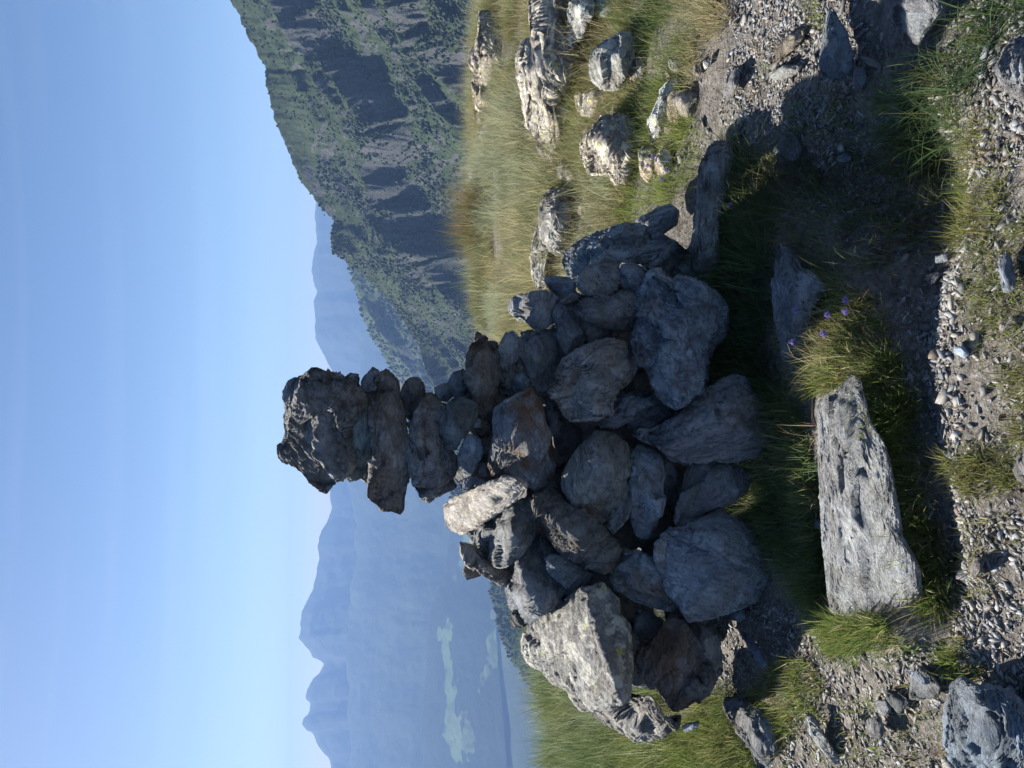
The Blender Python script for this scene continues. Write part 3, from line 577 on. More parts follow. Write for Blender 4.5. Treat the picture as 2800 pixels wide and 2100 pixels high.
rgm = np.random.default_rng(5)
for i in range(46):
    cx_, cy_ = [(1330, 430), (1480, 330), (1560, 120), (1640, 330), (1700, 200), (1760, 420), (1830, 300), (1880, 150), (1650, 60), (1540, 520)][i % 10]
    cx_ += rgm.uniform(-55, 55); cy_ += rgm.uniform(-70, 70); r_ = rgm.uniform(12, 42)
    an = np.sort(rgm.uniform(0, 2 * math.pi, 7)) if False else np.linspace(0, 2 * math.pi, 8)[:-1]; rr = r_ * rgm.uniform(.6, 1.2, 7)
    b_ = hit(cx_, cy_, .03)
    stone("small_rock", 'N', np.stack([cx_ + rr * .7 * np.cos(an), cy_ + rr * np.sin(an)], -1), "small pale broken stone half buried in the meadow turf", Y=b_[1], T=.04, n=(-.3, -.4, .87),
          fol=rgm.uniform(0, 180), tint=(1.9, 1.7, 1.45), lichen=.5, group="small stones in the meadow turf", cat="rock", sub=5)

# ------------------------------------------------------------------ gravel
def in_poly(P, poly):
    x, y = P[:, 0], P[:, 1]; c = np.zeros(len(P), bool); n = len(poly)
    for i in range(n):
        x1, y1 = poly[i]; x2, y2 = poly[(i + 1) % n]
        c ^= ((y1 > y) != (y2 > y)) & (x < (x2 - x1) * (y - y1) / (y2 - y1 + 1e-12) + x1)
    return c
def gpoly(px):
    g = hit(np.array([p[0] for p in px], float), np.array([p[1] for p in px], float)); return g[:, :2]
def scatter(poly_px, density, holes=()):
    poly = gpoly(poly_px); lo, hi = poly.min(0), poly.max(0)
    n = int(density * (hi[0] - lo[0]) * (hi[1] - lo[1]))
    P = RNG.uniform(lo, hi, (n, 2)); P = P[in_poly(P, poly)]
    for h in holes: P = P[~in_poly(P, gpoly(h))]
    return P

def rotmats(n, flat=0.5):
    a = RNG.uniform(0, 2 * np.pi, n); b = RNG.normal(0, flat, n); c = RNG.normal(0, flat, n)
    ca, sa, cb, sb, cc, sc_ = np.cos(a), np.sin(a), np.cos(b), np.sin(b), np.cos(c), np.sin(c)
    Z = np.zeros(n); O = np.ones(n)
    Rz = np.stack([ca, -sa, Z, sa, ca, Z, Z, Z, O], -1).reshape(n, 3, 3)
    Rx = np.stack([O, Z, Z, Z, cb, -sb, Z, sb, cb], -1).reshape(n, 3, 3)
    Ry = np.stack([cc, Z, sc_, Z, O, Z, -sc_, Z, cc], -1).reshape(n, 3, 3)
    return Rx @ Ry @ Rz

def make_pebble_mat():
    m, t, b, o = newmat("gravel")
    a = t.nodes.new("ShaderNodeAttribute"); a.attribute_name = "tint"
    n = noise_n(t, nd(t, "ShaderNodeTexCoord").outputs['Object'], 120, 4, .7)
    g = mixc(t, 1.0, a.outputs['Color'], ramp(t, n, [(0.3, 0.65), (0.7, 1.2)]), 'MULTIPLY')
    t.links.new(g, b.inputs['Base Color']); b.inputs['Roughness'].default_value = 0.7
    return m
PEB = make_pebble_mat()

def add_tint(o, cols):
    ca = o.data.color_attributes.new("tint", 'FLOAT_COLOR', 'POINT')
    ca.data.foreach_set("color", np.concatenate([cols, np.ones((len(cols), 1))], 1).astype(np.float32).ravel())

def pebbles(name, P, smin, smax, label=None):
    V0, F0 = ICO[1]; n = len(P); nv = len(V0)
    s = smin * (smax / smin) ** (RNG.random(n) ** 2.2)
    sh = np.stack([RNG.uniform(.8, 1.9, n), RNG.uniform(.4, .85, n), RNG.uniform(.13, .4, n)], -1) * s[:, None]
    var = []
    for k in range(8):
        v = V0.copy(); rg = np.random.default_rng(k)
        for q in range(7):
            nn = rg.normal(size=3); nn /= np.linalg.norm(nn); d = v @ nn
            v -= np.clip(d - rg.uniform(.45, .8), 0, None)[:, None] * nn
        var.append(v)
    var = np.array(var)[RNG.integers(0, 8, n)]
    V = np.einsum('nij,nvj->nvi', rotmats(n, .4), var * sh[:, None, :])
    z = ground_z(P[:, 0], P[:, 1])
    V += np.stack([P[:, 0], P[:, 1], z + s * .15], -1)[:, None, :]
    F = (F0[None] + (np.arange(n) * nv)[:, None, None]).reshape(-1, 3)
    o = mesh_np(name, V.reshape(-1, 3), F, PEB, smooth=False)
    g = RNG.uniform(.08, .33, n) ; w = RNG.uniform(-.6, 1, n)
    col = np.stack([g * (1 + .12 * w), g * (1 + .03 * w), g * (1 - .12 * w)], -1)
    rb = RNG.random(n) < .10; col[rb] = np.array([.17, .13, .10]) * RNG.uniform(.7, 1.3, (rb.sum(), 1))
    add_tint(o, np.repeat(col, nv, 0))
    tag(o, kind="stuff")
    return o

def clumpy(P, t=-.30):
    v = fbm(np.stack([P[:, 0] * 2.6, P[:, 1] * 2.6, P[:, 0] * 0], -1), 3, 77) + RNG.normal(0, .12, len(P))
    return P[v > t]
GRAVEL_AREA = [(2000,-150),(2000,100),(1985,250),(1960,330),(2060,420),(2150,560),(2350,640),(2430,760),(2450,930),(2560,1050),(2600,1350),(2560,1500),(2590,1720),(2700,1900),(2900,2150),(3000,2200),(3000,-200)]
FOOT = [(1930,1560),(2000,1680),(2100,1640),(2240,1700),(2250,1800),(2420,1760),(2560,1760),(2700,1900),(2900,2200),(2050,2200),(2120,2000),(1980,1880),(1960,1750)]
pebbles("gravel", np.concatenate([clumpy(scatter(GRAVEL_AREA, 15000, [[(2660,480),(2900,450),(2900,1420),(2700,1400),(2560,1250),(2620,900)]])), scatter([(2660,480),(2900,450),(2900,1420),(2700,1400),(2560,1250),(2620,900)], 3500), scatter([(2500,900),(2560,900),(2640,1100),(2640,1500),(2680,1700),(2600,1740),(2560,1560),(2520,1300)], 13000), clumpy(scatter(FOOT, 8000))]), .003, .017)
pebbles("coarse_gravel", np.concatenate([scatter(GRAVEL_AREA, 130), scatter(FOOT, 130), scatter([(1700,250),(1900,300),(2000,420),(1900,480),(1750,420)], 120)]), .012, .034)
pebbles("fine_gravel", scatter([(1500,-300),(1500,2300),(2900,2300),(2900,-300)], 450), .004, .014)

# ------------------------------------------------------------------ grass
GREEN = np.array([.115, .175, .05]); DKG = np.array([.085, .15, .07]); OLIVE = np.array([.20, .20, .07])
STRAW = np.array([.46, .40, .24]); BROWN = np.array([.22, .15, .08]); LIME = np.array([.21, .27, .06]); GREY = np.array([.37, .40, .27])

def blades(name, root, lean, length, width, cols, seg=4, droop=0.8):
    """curved tapering blades: root (n,3), lean (n,2) horizontal lean per unit height"""
    n = len(root)
    ts = np.linspace(0, 1, seg + 1)
    side = np.stack([-lean[:, 1], lean[:, 0]], -1); side = side / (np.linalg.norm(side, axis=1)[:, None] + 1e-6)
    ja = RNG.uniform(-1.2, 1.2, n); cs, sn = np.cos(ja), np.sin(ja)
    side = np.stack([side[:, 0] * cs - side[:, 1] * sn, side[:, 0] * sn + side[:, 1] * cs], -1)
    V = np.zeros((n, 2 * seg + 1, 3))
    lm = np.linalg.norm(lean, axis=1)
    vert = 1 / np.sqrt(1 + lm ** 2)
    for k, t in enumerate(ts):
        hz = lean * (length * vert)[:, None] * (t * .45 + t * t * .75 * droop)[None].T if False else lean * (length * vert * (t * .45 + t * t * .75 * droop))[:, None]
        zz = length * vert * (t - .42 * droop * t * t * np.clip(lm, 0, 1.3))
        c = root + np.concatenate([hz, zz[:, None]], 1)
        w = width * (1 - t) ** .7 * .5
        if k < seg:
            V[:, 2 * k, :2] = c[:, :2] - side * w[:, None]; V[:, 2 * k, 2] = c[:, 2]
            V[:, 2 * k + 1, :2] = c[:, :2] + side * w[:, None]; V[:, 2 * k + 1, 2] = c[:, 2]
        else: V[:, 2 * k] = c
    F = []
    for k in range(seg - 1):
        F.append([2 * k, 2 * k + 1, 2 * k + 3]); F.append([2 * k, 2 * k + 3, 2 * k + 2])
    F.append([2 * seg - 2, 2 * seg - 1, 2 * seg])
    F = np.array(F); nv = 2 * seg + 1
    F = (F[None] + (np.arange(n) * nv)[:, None, None]).reshape(-1, 3)
    o = mesh_np(name, V.reshape(-1, 3), F, GRASS, smooth=True)
    add_tint(o, np.repeat(cols, nv, 0))
    return tag(o, kind="stuff")

def tufts(centres, per, rad, length, palette, weights, spread=.8, wind=(0, 0), width=.0024, zoff=0.0, gap=-9, patch=0.0):
    """returns arrays for blades grouped into tufts"""
    keep = fbm(np.concatenate([centres * 1.7, centres[:, :1] * 0], 1), 3, 91) > gap
    centres = centres[keep]; m = len(centres); rs = RNG.uniform(.6, 1.4, m); ls = RNG.uniform(.65, 1.25, m)
    tc_ = RNG.choice(len(palette), m, p=weights)
    if patch:                                   # the kinds of grass grow in patches of their own
        w_ = np.array(weights)[None] * np.exp(patch * np.stack([fbm(np.concatenate([centres * 1.1 + 31 * i, centres[:, :1] * 0], 1), 3, 95 + i) for i in range(len(palette))], -1))
        w_ /= w_.sum(1, keepdims=True); tc_ = (RNG.random(m)[:, None] > np.cumsum(w_, 1)).sum(1).clip(0, len(palette) - 1)
        ls = ls * (1 + .55 * fbm(np.concatenate([centres * 1.5, centres[:, :1] * 0 + 4], 1), 3, 93))
    idx = np.repeat(np.arange(m), per); n = len(idx)
    a = RNG.uniform(0, 2 * np.pi, n); r = np.sqrt(RNG.random(n))
    off = np.stack([np.cos(a), np.sin(a)], -1) * r[:, None]
    xy = centres[idx] + off * (rad * rs[idx])[:, None]
    lean = off * spread * RNG.uniform(.3, 1.2, n)[:, None] + np.array(wind) + RNG.normal(0, .22, (n, 2))
    L = length * ls[idx] * RNG.uniform(.25, 1.2, n)
    z = ground_z(xy[:, 0], xy[:, 1]) + zoff - .01
    col = np.array(palette)[tc_[idx]]
    alt = np.array(palette)[RNG.choice(len(palette), n, p=weights)]
    k = RNG.random(n)[:, None] * (.45 if patch else .6)
    col = (col * (1 - k) + alt * k) * RNG.uniform(.7, 1.35, (n, 1))
    return [np.concatenate([xy, z[:, None]], 1), lean, L, np.full(n, width) * RNG.uniform(.45, 1.45, n), col]

def grass_area(name, jobs):
    A = [tufts(*j[0], **j[1]) for j in jobs]
    A = [np.concatenate([a[i] for a in A]) for i in range(5)]
    return blades(name, *A)

ROCKHOLES = []
def J(poly, dens, per, rad, length, pal, wts, **k):
    return ((scatter(poly, dens), per, rad, length, pal, wts), k)
MEADOW = [(1296,-200),(1290,0),(1300,300),(1290,600),(1290,900),(1320,980),(1500,900),(1600,800),(1700,640),(1850,560),(1930,440),(1880,250),(1980,80),(2010,-200)]
# far part by world polygon, so that the crest is covered beyond the skyline too
def world_scatter(x0, x1, y0, y1, dens, f=None):
    n = int(dens * (x1 - x0) * (y1 - y0)); P = np.stack([RNG.uniform(x0, x1, n), RNG.uniform(y0, y1, n)], -1)
    return P if f is None else P[f(P)]
pal1 = [GREY, OLIVE, STRAW, GREEN, BROWN]
cr = lambda P: P[:, 1] < crest_y(P[:, 0]) + 1.2
grass_area("meadow_grass", [
    ((world_scatter(-.6, 6, 3.9, 10.5, 48, lambda P: cr(P) & (P[:, 1] > 3.7 + .5 * np.abs(P[:, 0] - 1.0))), 70, .10, .26, pal1, [.46,.14,.28,.07,.05]), dict(spread=1.1, wind=(-.25,-.15), width=.0032, patch=7, gap=-.50)),
    ((world_scatter(.3, 2.3, 5.4, 8.6, 24), 90, .12, .34, [GREY, OLIVE, STRAW, GREEN], [.55,.15,.2,.10]), dict(spread=1.0, wind=(-.3,-.1), width=.003, patch=6, gap=-.1)),
    ((world_scatter(1.35, 2.0, 7.5, 8.2, 40), 160, .14, .46, [BROWN, OLIVE, GREEN], [.5,.35,.15]), dict(spread=.7, wind=(-.2,-.1), width=.004)),
    J(MEADOW, 210, 60, .07, .15, [OLIVE, STRAW, GREEN, BROWN, LIME], [.22,.28,.22,.14,.14], spread=1.0, width=.0028, patch=6, gap=-.38),
])
grass_area("left_grass", [
    ((world_scatter(-4.5, -1.15, 3.4, 6.9, 130, cr), 75, .07, .30, [DKG, GREEN, OLIVE, GREY], [.30,.20,.3,.2]), dict(spread=.8, wind=(.05,-.1), width=.0028)),
    J([(1620,2040),(1880,1960),(1990,1860),(2010,1960),(2120,2200),(1560,2300),(1560,2050)], 420, 60, .05, .15, [LIME, GREEN, OLIVE, STRAW], [.4,.3,.2,.1], spread=1.0, wind=(0,-.3)),
])
SH = [DKG, GREEN, OLIVE, BROWN]
grass_area("long_shaded_grass", [
    J([(1960,420),(2000,380),(2110,500),(2120,700),(2100,1000),(2110,1150),(2050,1000),(1960,1000),(1950,700)], 440, 36, .05, .22, SH + [STRAW], [.42,.33,.1,.05,.10], spread=.9, wind=(.35,-.5), width=.003),
    J([(2000,400),(2150,420),(2360,560),(2400,720),(2250,830),(2180,740),(2110,640),(2000,560)], 320, 36, .05, .17, [BROWN, OLIVE, GREEN, DKG], [.35,.25,.25,.15], spread=1.0, wind=(.2,-.4), width=.003),
    J([(2430,250),(2520,150),(2700,60),(2740,100),(2660,230),(2620,330),(2560,480),(2440,470),(2420,350)], 520, 36, .04, .16, [GREEN, DKG, OLIVE, BROWN], [.35,.35,.15,.15], spread=1.0, wind=(-.35,-.1), width=.003),
    J([(2680,-100),(2690,60),(2800,100),(2900,100),(2900,-100)], 600, 36, .04, .15, [GREEN, DKG], [.6,.4], wind=(-.4,0), width=.003),
    J([(1900,780),(2100,1000),(2150,1100),(2180,1400),(2100,1560),(2050,1380),(2060,1180),(1960,1000),(1880,860)], 600, 36, .05, .14, [GREEN, DKG, OLIVE, STRAW], [.32,.33,.15,.20], wind=(.1,-.3), patch=3, width=.003),
    J([(2200,1100),(2100,1150),(2080,1300),(2110,1500),(2200,1640),(2260,1690),(2250,1500),(2235,1300)], 1500, 36, .04, .11, [GREEN, DKG, OLIVE, STRAW], [.4,.3,.2,.1], width=.003),
])
LG = [LIME, GREEN, OLIVE, STRAW, BROWN]
grass_area("short_green_grass", [
    J([(2150,900),(2190,760),(2300,760),(2420,850),(2440,1000),(2330,1060),(2200,1080)], 2600, 26, .022, .085, LG, [.25,.25,.2,.2,.1], width=.003),
    J([(2385,1030),(2450,960),(2490,1100),(2520,1300),(2560,1480),(2600,1620),(2540,1700),(2515,1560),(2475,1400),(2455,1280),(2400,1150)], 5200, 30, .026, .11, LG, [.35,.3,.2,.1,.05], width=.003, wind=(-.1,-.2)),
    J([(2560,1150),(2650,1050),(2800,980),(2900,1000),(2900,1200),(2760,1350),(2640,1360),(2580,1260)], 2600, 22, .022, .065, LG, [.25,.2,.25,.2,.1], width=.0028, patch=5, gap=-.3),
    J([(2650,680),(2720,640),(2820,600),(2820,960),(2700,980),(2640,860)], 1800, 26, .03, .045, LG, [.25,.2,.25,.2,.1], width=.0028),
    J([(2200,1500),(2250,1700),(2260,1760),(2330,1790),(2430,1700),(2260,1690)], 4500, 26, .03, .10, LG, [.4,.3,.2,.1,0], width=.003),
    J([(2090,1850),(2170,1790),(2270,1850),(2250,1960),(2120,1960)], 1120, 26, .022, .08, LG, [.35,.25,.2,.15,.05], width=.003),
    J([(2380,1700),(2500,1680),(2560,1760),(2450,1800),(2380,1780)], 1050, 26, .022, .08, LG, [.35,.3,.2,.1,.05], width=.003),
    J([(2560,1780),(2640,1740),(2700,1850),(2660,1890),(2590,1860)], 1190, 26, .022, .085, LG, [.35,.3,.2,.1,.05], width=.003),
    J([(2060,1920),(2000,1860),(2080,1880),(2170,2000),(2140,2020)], 980, 26, .035, .08, LG, [.3,.3,.2,.1,.1], width=.003),
    J([(2590,280),(2700,260),(2850,640),(2850,1020),(2590,1000),(2610,640)], 900, 24, .03, .07, LG, [.2,.25,.25,.2,.1], width=.003, patch=5, gap=-.05),
    J([(2150,250),(2650,250),(2650,1000),(2480,1000),(2400,700),(2200,500)], 330, 28, .035, .09, [GREEN, DKG, OLIVE, STRAW, BROWN], [.3,.25,.2,.15,.1], width=.003, patch=6, gap=.0),
    J([(2420,1720),(2750,1700),(2900,2000),(2900,1400),(2650,1420)], 300, 24, .03, .06, LG, [.2,.25,.2,.25,.1], width=.003, patch=5, gap=.05),
    J([(1930,60),(2120,0),(2150,200),(1990,330)], 60, 30, .04, .09, [STRAW, BROWN, OLIVE, GREEN], [.4,.25,.2,.15], width=.003, patch=4, gap=-.1),
    J([(2050,1990),(2500,1850),(2650,2150),(2100,2200)], 330, 26, .03, .05, LG, [.3,.2,.2,.2,.1], width=.0028),
    J([(2180,-20),(2290,-20),(2290,60),(2230,90)], 420, 26, .03, .06, LG, [.3,.3,.2,.1,.1], width=.0028),
])
# bent dry seed stalks
sd_c = np.concatenate([scatter([(2050,1150),(2180,1080),(2250,900),(2420,900),(2300,1100),(2180,1300),(2040,1420)], 110), scatter([(2160,780),(2400,780),(2420,1000),(2200,1050)], 420), world_scatter(.4, 4.5, 4, 8, 10)])
n = len(sd_c) * 3
rt = np.repeat(sd_c, 3, 0) + RNG.normal(0, .01, (n, 2))
blades("dry_seed_stalks", np.concatenate([rt, ground_z(rt[:, 0], rt[:, 1])[:, None]], 1), RNG.normal(0, .5, (n, 2)), RNG.uniform(.08, .17, n), np.full(n, .0022),
       (np.where(RNG.random((n, 1)) < .35, np.array([[.34, .20, .12]]), STRAW[None] * 1.15)) * RNG.uniform(.8, 1.3, (n, 1)), droop=1.0)

# ------------------------------------------------------------------ purple flowers
PETAL = simple("purple_petals", (.40, .32, .62), .6, .3); STEM = simple("flower_stem", (.10, .14, .04), .6, .2)
def make_flower():
    import bmesh
    root = bpy.data.objects.new("purple_flower", None); C.objects.link(root); root.empty_display_size = .02
    bm = bmesh.new(); rg = random.Random(3)
    for i in range(46):
        a = rg.uniform(0, 2 * math.pi); el = math.acos(rg.uniform(-.45, 1)); d = Vector((math.sin(el) * math.cos(a), math.sin(el) * math.sin(a), math.cos(el)))
        s = d.orthogonal().normalized() * .0022; u = d.cross(s).normalized() * .0022; c0 = d * .003
        L = rg.uniform(.009, .014)
        tip = d * L + Vector((0, 0, rg.uniform(-.002, .003)))
        vs = [bm.verts.new(c0), bm.verts.new(d * L * .55 + s), bm.verts.new(tip), bm.verts.new(d * L * .55 - s), bm.verts.new(d * L * .55 + u), bm.verts.new(d * L * .5 - u)]
        bm.faces.new([vs[0], vs[1], vs[2], vs[3]]); bm.faces.new([vs[0], vs[4], vs[2], vs[5]])
    me = bpy.data.meshes.new("flower_head"); bm.to_mesh(me); bm.free(); me.materials.append(PETAL)
    hd = bpy.data.objects.new("flower_head", me); C.objects.link(hd); hd.parent = root; hd.location = (0.006, 0, .085)
    n = 6; V = []; F = []
    for k in range(8):
        t = k / 7; cx = .006 * t * t + .003 * math.sin(t * 5)
        for j in range(n): V.append((cx + .0011 * math.cos(j * 2 * math.pi / n), .0011 * math.sin(j * 2 * math.pi / n), .085 * t - .01 * (1 - t)))
    for k in range(7):
        for j in range(n): F.append((k * n + j, k * n + (j + 1) % n, (k + 1) * n + (j + 1) % n, (k + 1) * n + j))
    st = mesh_np("stem", V, F, STEM, parent=root)
    return root, [hd, st]
fl0, flparts = make_flower()
FL = [((1996,565), "single purple flower in dark grass right of the standing slab"),
      ((2182,848), "purple flower at the edge of the shaded bluish slab, topmost of its patch"), ((2244,908), "brightest lilac flower in the middle of the sunlit patch"),
      ((2176,932), "pinkish purple flower low beside the shaded slab's left end"), ((2250,863), "half hidden purple flower behind seed heads"),
      ((2304,825), "faint purple flower at the back of the sunlit patch"), ((2336,852), "purple flower nearest the shaded path"),
      ((1787,425), "violet flower beside brown clod near the meadow's edge"), ((1770,452), "violet flower below the pitted rock"), ((1808,492), "violet flower closest to the lit green grass edge"), ((1822,468), "small violet flower right of the brown clod")]
for i, ((px, py), lab) in enumerate(FL):
    hgt = .095
    if i == 0: r_ = fl0
    else:
        r_ = fl0.copy(); C.objects.link(r_)
        for p_ in flparts:
            q_ = p_.copy(); C.objects.link(q_); q_.parent = r_
    g = ground_pt(px, py, hgt + float(ground_z(*ground_pt(px, py, hgt)[:2])))
    r_.location = (g[0], g[1], float(ground_z(g[0], g[1]))); r_.rotation_euler = (0, 0, i * 1.3); sc_ = 1.0
    r_.scale = (sc_, sc_, hgt / .085)
    tag(r_, lab, "flower", "small purple flowers in the grass")

# ------------------------------------------------------------------ mountains and valley
def make_mtn_mat(name, green, green2, rock, dark, sc, rockiness=.5, trees=0.0, fields=0.0):
    m, t, b, o = newmat(name)
    geo = nd(t, "ShaderNodeNewGeometry"); V = geo.outputs['Position']
    n1 = noise_n(t, V, sc, 7, .62); n2 = noise_n(t, V, sc * 5, 6, .7); n3 = noise_n(t, V, sc * 16, 5, .7)
    sep = nd(t, "ShaderNodeSeparateXYZ"); t.links.new(geo.outputs['Normal'], sep.inputs[0])
    g = mixc(t, ramp(t, n2, [(.35, 0.0), (.65, 1.0)]), green, green2)
    steep = math_(t, 'ADD', sep.outputs[2], math_(t, 'MULTIPLY', n1, -.9))
    tm0 = ramp(t, noise_n(t, V, sc * 26, 4, .75), [(.42, .75), (.55, 0.0)])
    g = mixc(t, tm0, g, (.022, .035, .018))
    rk_ = ramp(t, steep, [(max(0.0, rockiness - .45), 1.0), (max(.05, rockiness - .28), 0.0)])
    g = mixc(t, rk_, g, mixc(t, n3, dark, rock))
    scree = ramp(t, noise_n(t, V, sc * 2.2, 5, .7), [(.66, 0.0), (.72, .5)])
    g = mixc(t, math_(t, 'MULTIPLY', scree, ramp(t, n3, [(.4, 0.0), (.6, 1.0)])), g, rock)
    if trees:
        vo = nd(t, "ShaderNodeTexVoronoi"); t.links.new(V, vo.inputs['Vector']); vo.inputs['Scale'].default_value = sc * 22
        tm = math_(t, 'MULTIPLY', ramp(t, vo.outputs['Distance'], [(.30, 1.0), (.45, 0.0)]), ramp(t, noise_n(t, V, sc * 1.3, 4), [(.40, 0.0), (.52, trees)]))
        g = mixc(t, tm, g, (.018, .035, .014))
    if fields:
        fm = math_(t, 'MULTIPLY', ramp(t, noise_n(t, V, .0011, 4, .55), [(.565, 0.0), (.575, fields)]), ramp(t, sep.outputs[2], [(.90, 0.0), (.95, 1.0)]))
        g = mixc(t, fm, g, (.16, .22, .08))
    t.links.new(g, b.inputs['Base Color']); b.inputs['Roughness'].default_value = .95; b.inputs['Specular IOR Level'].default_value = .1
    bp = nd(t, "ShaderNodeBump"); bp.inputs['Strength'].default_value = 1.0; bp.inputs['Distance'].default_value = .9 / sc * .05
    t.links.new(math_(t, 'ADD', n2, math_(t, 'MULTIPLY', n3, .5)), bp.inputs['Height']); t.links.new(bp.outputs[0], b.inputs['Normal'])
    return m

def sky_profile(pts):
    p = np.array(pts, float); d = rays(p[:, 0], p[:, 1])
    az = np.arctan2(d[:, 0], d[:, 1]); el = d[:, 2] / np.hypot(d[:, 0], d[:, 1])
    o = np.argsort(az); return az[o], el[o]

def massif(name, pts, mat, Dc, slope, e_foot, na, ns, amp, wl, seed, shear=0.0, jag=0.0, az_pad=.25, padrise=.03, leftdrop=0.0, conc=None, bench=0, back=.8, stretch=3.0):
    """a mountain side: traced crest at distance Dc(azimuth), a face falling towards the viewer and a back face"""
    az, el = sky_profile(pts)
    A = np.linspace(az[0] - az_pad, az[-1] + az_pad, na)
    E = np.interp(A, az, el, left=el[0], right=el[-1])
    fade = np.clip((A - az[-1]) / az_pad, 0, 1); E = E + fade * padrise - np.clip((az[0] - A) / az_pad, 0, 1) * leftdrop
    D = np.array([Dc(a) for a in A])
    Hc = CAM_H + E * D
    Df = np.clip(D * (slope - E) / (slope - e_foot), D * .25, D * .97)
    Hf = e_foot * Df + CAM_H
    s = np.concatenate([np.linspace(0, 1, ns), 1 + np.linspace(0, back, ns // 4)[1:] ** 1.5])
    SS, AA = np.meshgrid(s, A, indexing='xy')
    Dm = D[:, None]; Fm = Df[:, None]
    r = Fm + (Dm - Fm) * SS
    f = np.clip(SS, 0, 1)
    if conc:
        cn = np.array([conc(a) for a in A])[:, None]; cn = 1 + (cn - 1) * np.clip(.75 + 1.3 * fbm(np.stack([AA * 9, AA * 0, AA * 0 + 3], -1), 3, seed + 5), .1, 1.4)
        f = .45 * f + .55 * f ** (cn * 1.25)
    z = Hf[:, None] + (Hc - Hf)[:, None] * f
    b = np.clip(SS - 1, 0, None); z = z - b * (Dm - Fm) * .7
    X = r * np.sin(AA); Y = r * np.cos(AA)
    U = AA * Dm; V_ = z
    q = np.stack([(U + shear * V_) / (wl), (V_ - shear * U * .35) / (wl * stretch), r / (wl * 2.2)], -1)
    nz_ = fbm(q, 6, seed, ridged=True, gain=.52); n2 = fbm(np.stack([X, Y, z], -1) / (wl * 1.7) + 5, 5, seed + 50)
    win = np.clip((1 - SS) * 5, 0, 1) ** .8 + .0
    if bench:
        cb = (V_ - .75 * U) / bench + 1.3 * fbm(np.stack([U, V_, r], -1) / (bench * 5), 4, seed + 70) + .35 * nz_
        fr = cb - np.floor(cb); st_ = np.clip((fr - .5) / .2, 0, 1); st_ = st_ * st_ * (3 - 2 * st_)
        am = np.clip(.55 + 1.1 * fbm(np.stack([U, V_, r], -1) / (bench * 3) + 40, 3, seed + 80), 0, 1.2)
        z = z + bench * .8 * am * (st_ - fr) * win
        c2 = (V_ - .6 * U) / (bench * .28) + 1.6 * fbm(np.stack([U, V_, r], -1) / (bench * 1.4), 4, seed + 71)
        f2 = c2 - np.floor(c2); s2 = np.clip((f2 - .4) / .2, 0, 1)
        a2 = np.clip(.4 + 1.4 * fbm(np.stack([U, V_, r], -1) / (bench * 1.1) + 20, 3, seed + 81), 0, 1.3)
        z = z + bench * .28 * .45 * a2 * (s2 - f2) * win
    dz_ = amp * (nz_ + .9 * n2) * win
    z = z + dz_
    rad = -amp * .9 * fbm(q * 1.7 + 9, 5, seed + 20, ridged=True) * win
    X = X + rad * np.sin(AA); Y = Y + rad * np.cos(AA)
    if jag: z = z + jag * noise3(np.stack([U / (wl * .06), SS * 8, U * 0], -1), seed + 3) * np.clip(SS * 3, 0, 1) + jag * .5 * noise3(np.stack([U / (wl * .02), SS * 30, U * 0], -1), seed + 4)
    P = np.stack([X, Y, z], -1).reshape(-1, 3); nA, nS = X.shape
    idx = np.arange(nA * nS).reshape(nA, nS)
    F = np.stack([idx[:-1, :-1], idx[:-1, 1:], idx[1:, 1:], idx[1:, :-1]], -1).reshape(-1, 4)
    o = mesh_np(name, P, F, mat, smooth=True)
    return tag(o, kind="structure")

G1 = (.022, .038, .016); G2 = (.062, .080, .030); RKC = (.13, .13, .12); DKR = (.035, .036, .04)
M_near = make_mtn_mat("alpine_slope", G1, G2, RKC, DKR, .011, .31, trees=.9)
M1 = [(560,-260),(600,-120),(633,0),(658,57),(690,120),(728,188),(726,205),(724,228),(735,260),(747,304),(760,348),(780,395),(798,430),(806,455),(812,475),(838,515),(861,544),(885,573),(905,592),(914,615),(904,632),(906,655),(911,690),(943,709),(1010,767),(1053,805),(1095,864),(1146,944),(1163,1012),(1200,1080),(1260,1180),(1400,1300)]
massif("mountain_ridge", M1, M_near, lambda a: 1700 + 650 * max(0, .35 - a), .62, -.30, 800, 560, 42, 160, 21, shear=1.0, jag=3.0, bench=190, conc=lambda a: 1.0 + 1.1 * min(1, max(0, (.44 - a) / .12)), leftdrop=2.0)
M_mid = make_mtn_mat("wooded_slope", (.05, .08, .03), (.09, .125, .045), RKC, DKR, .008, .6, trees=.9)
M2 = [(925,600),(930,640),(950,720),(965,770),(978,800),(984,840),(1000,890),(1022,930),(1045,965),(1075,1020),(1110,1070),(1150,1110),(1230,1180),(1400,1280)]
massif("side_ridge", M2, M_mid, lambda a: 3600, .6, -.28, 300, 200, 60, 300, 33, shear=.8, jag=6.0, bench=220, leftdrop=2.0)
M_far = make_mtn_mat("far_slope", (.03, .045, .025), (.05, .07, .035), (.1, .1, .1), (.04, .04, .04), .0012, .55, fields=.12)
M_hill = make_mtn_mat("hill_forest", (.018, .030, .016), (.028, .04, .02), (.1, .1, .1), (.03, .03, .03), .0016, .4, fields=.95)
F1 = [(863,300),(863,560),(859,586),(862,600),(867,636),(870,662),(866,672),(859,691),(853,737),(855,767),(867,797),(857,826),(863,864),(861,927),(884,970),(914,1024),(930,1080),(915,1180),(905,1300),(904,1363),(907,1392),(895,1425),(878,1450),(868,1493),(874,1522),(866,1551),(864,1580),(856,1613),(839,1647),(825,1676),(824,1695),(820,1710),(821,1728),(816,1744),(837,1768),(845,1778),(856,1797),(874,1804),(885,1816),(871,1845),(858,1852),(854,1860),(839,1888),(837,1912),(849,1922),(842,1956),(832,1962),(826,1980),(837,1997),(856,2003),(859,2009),(866,2033),(885,2057),(900,2072),(907,2100),(880,2200),(860,2400)]
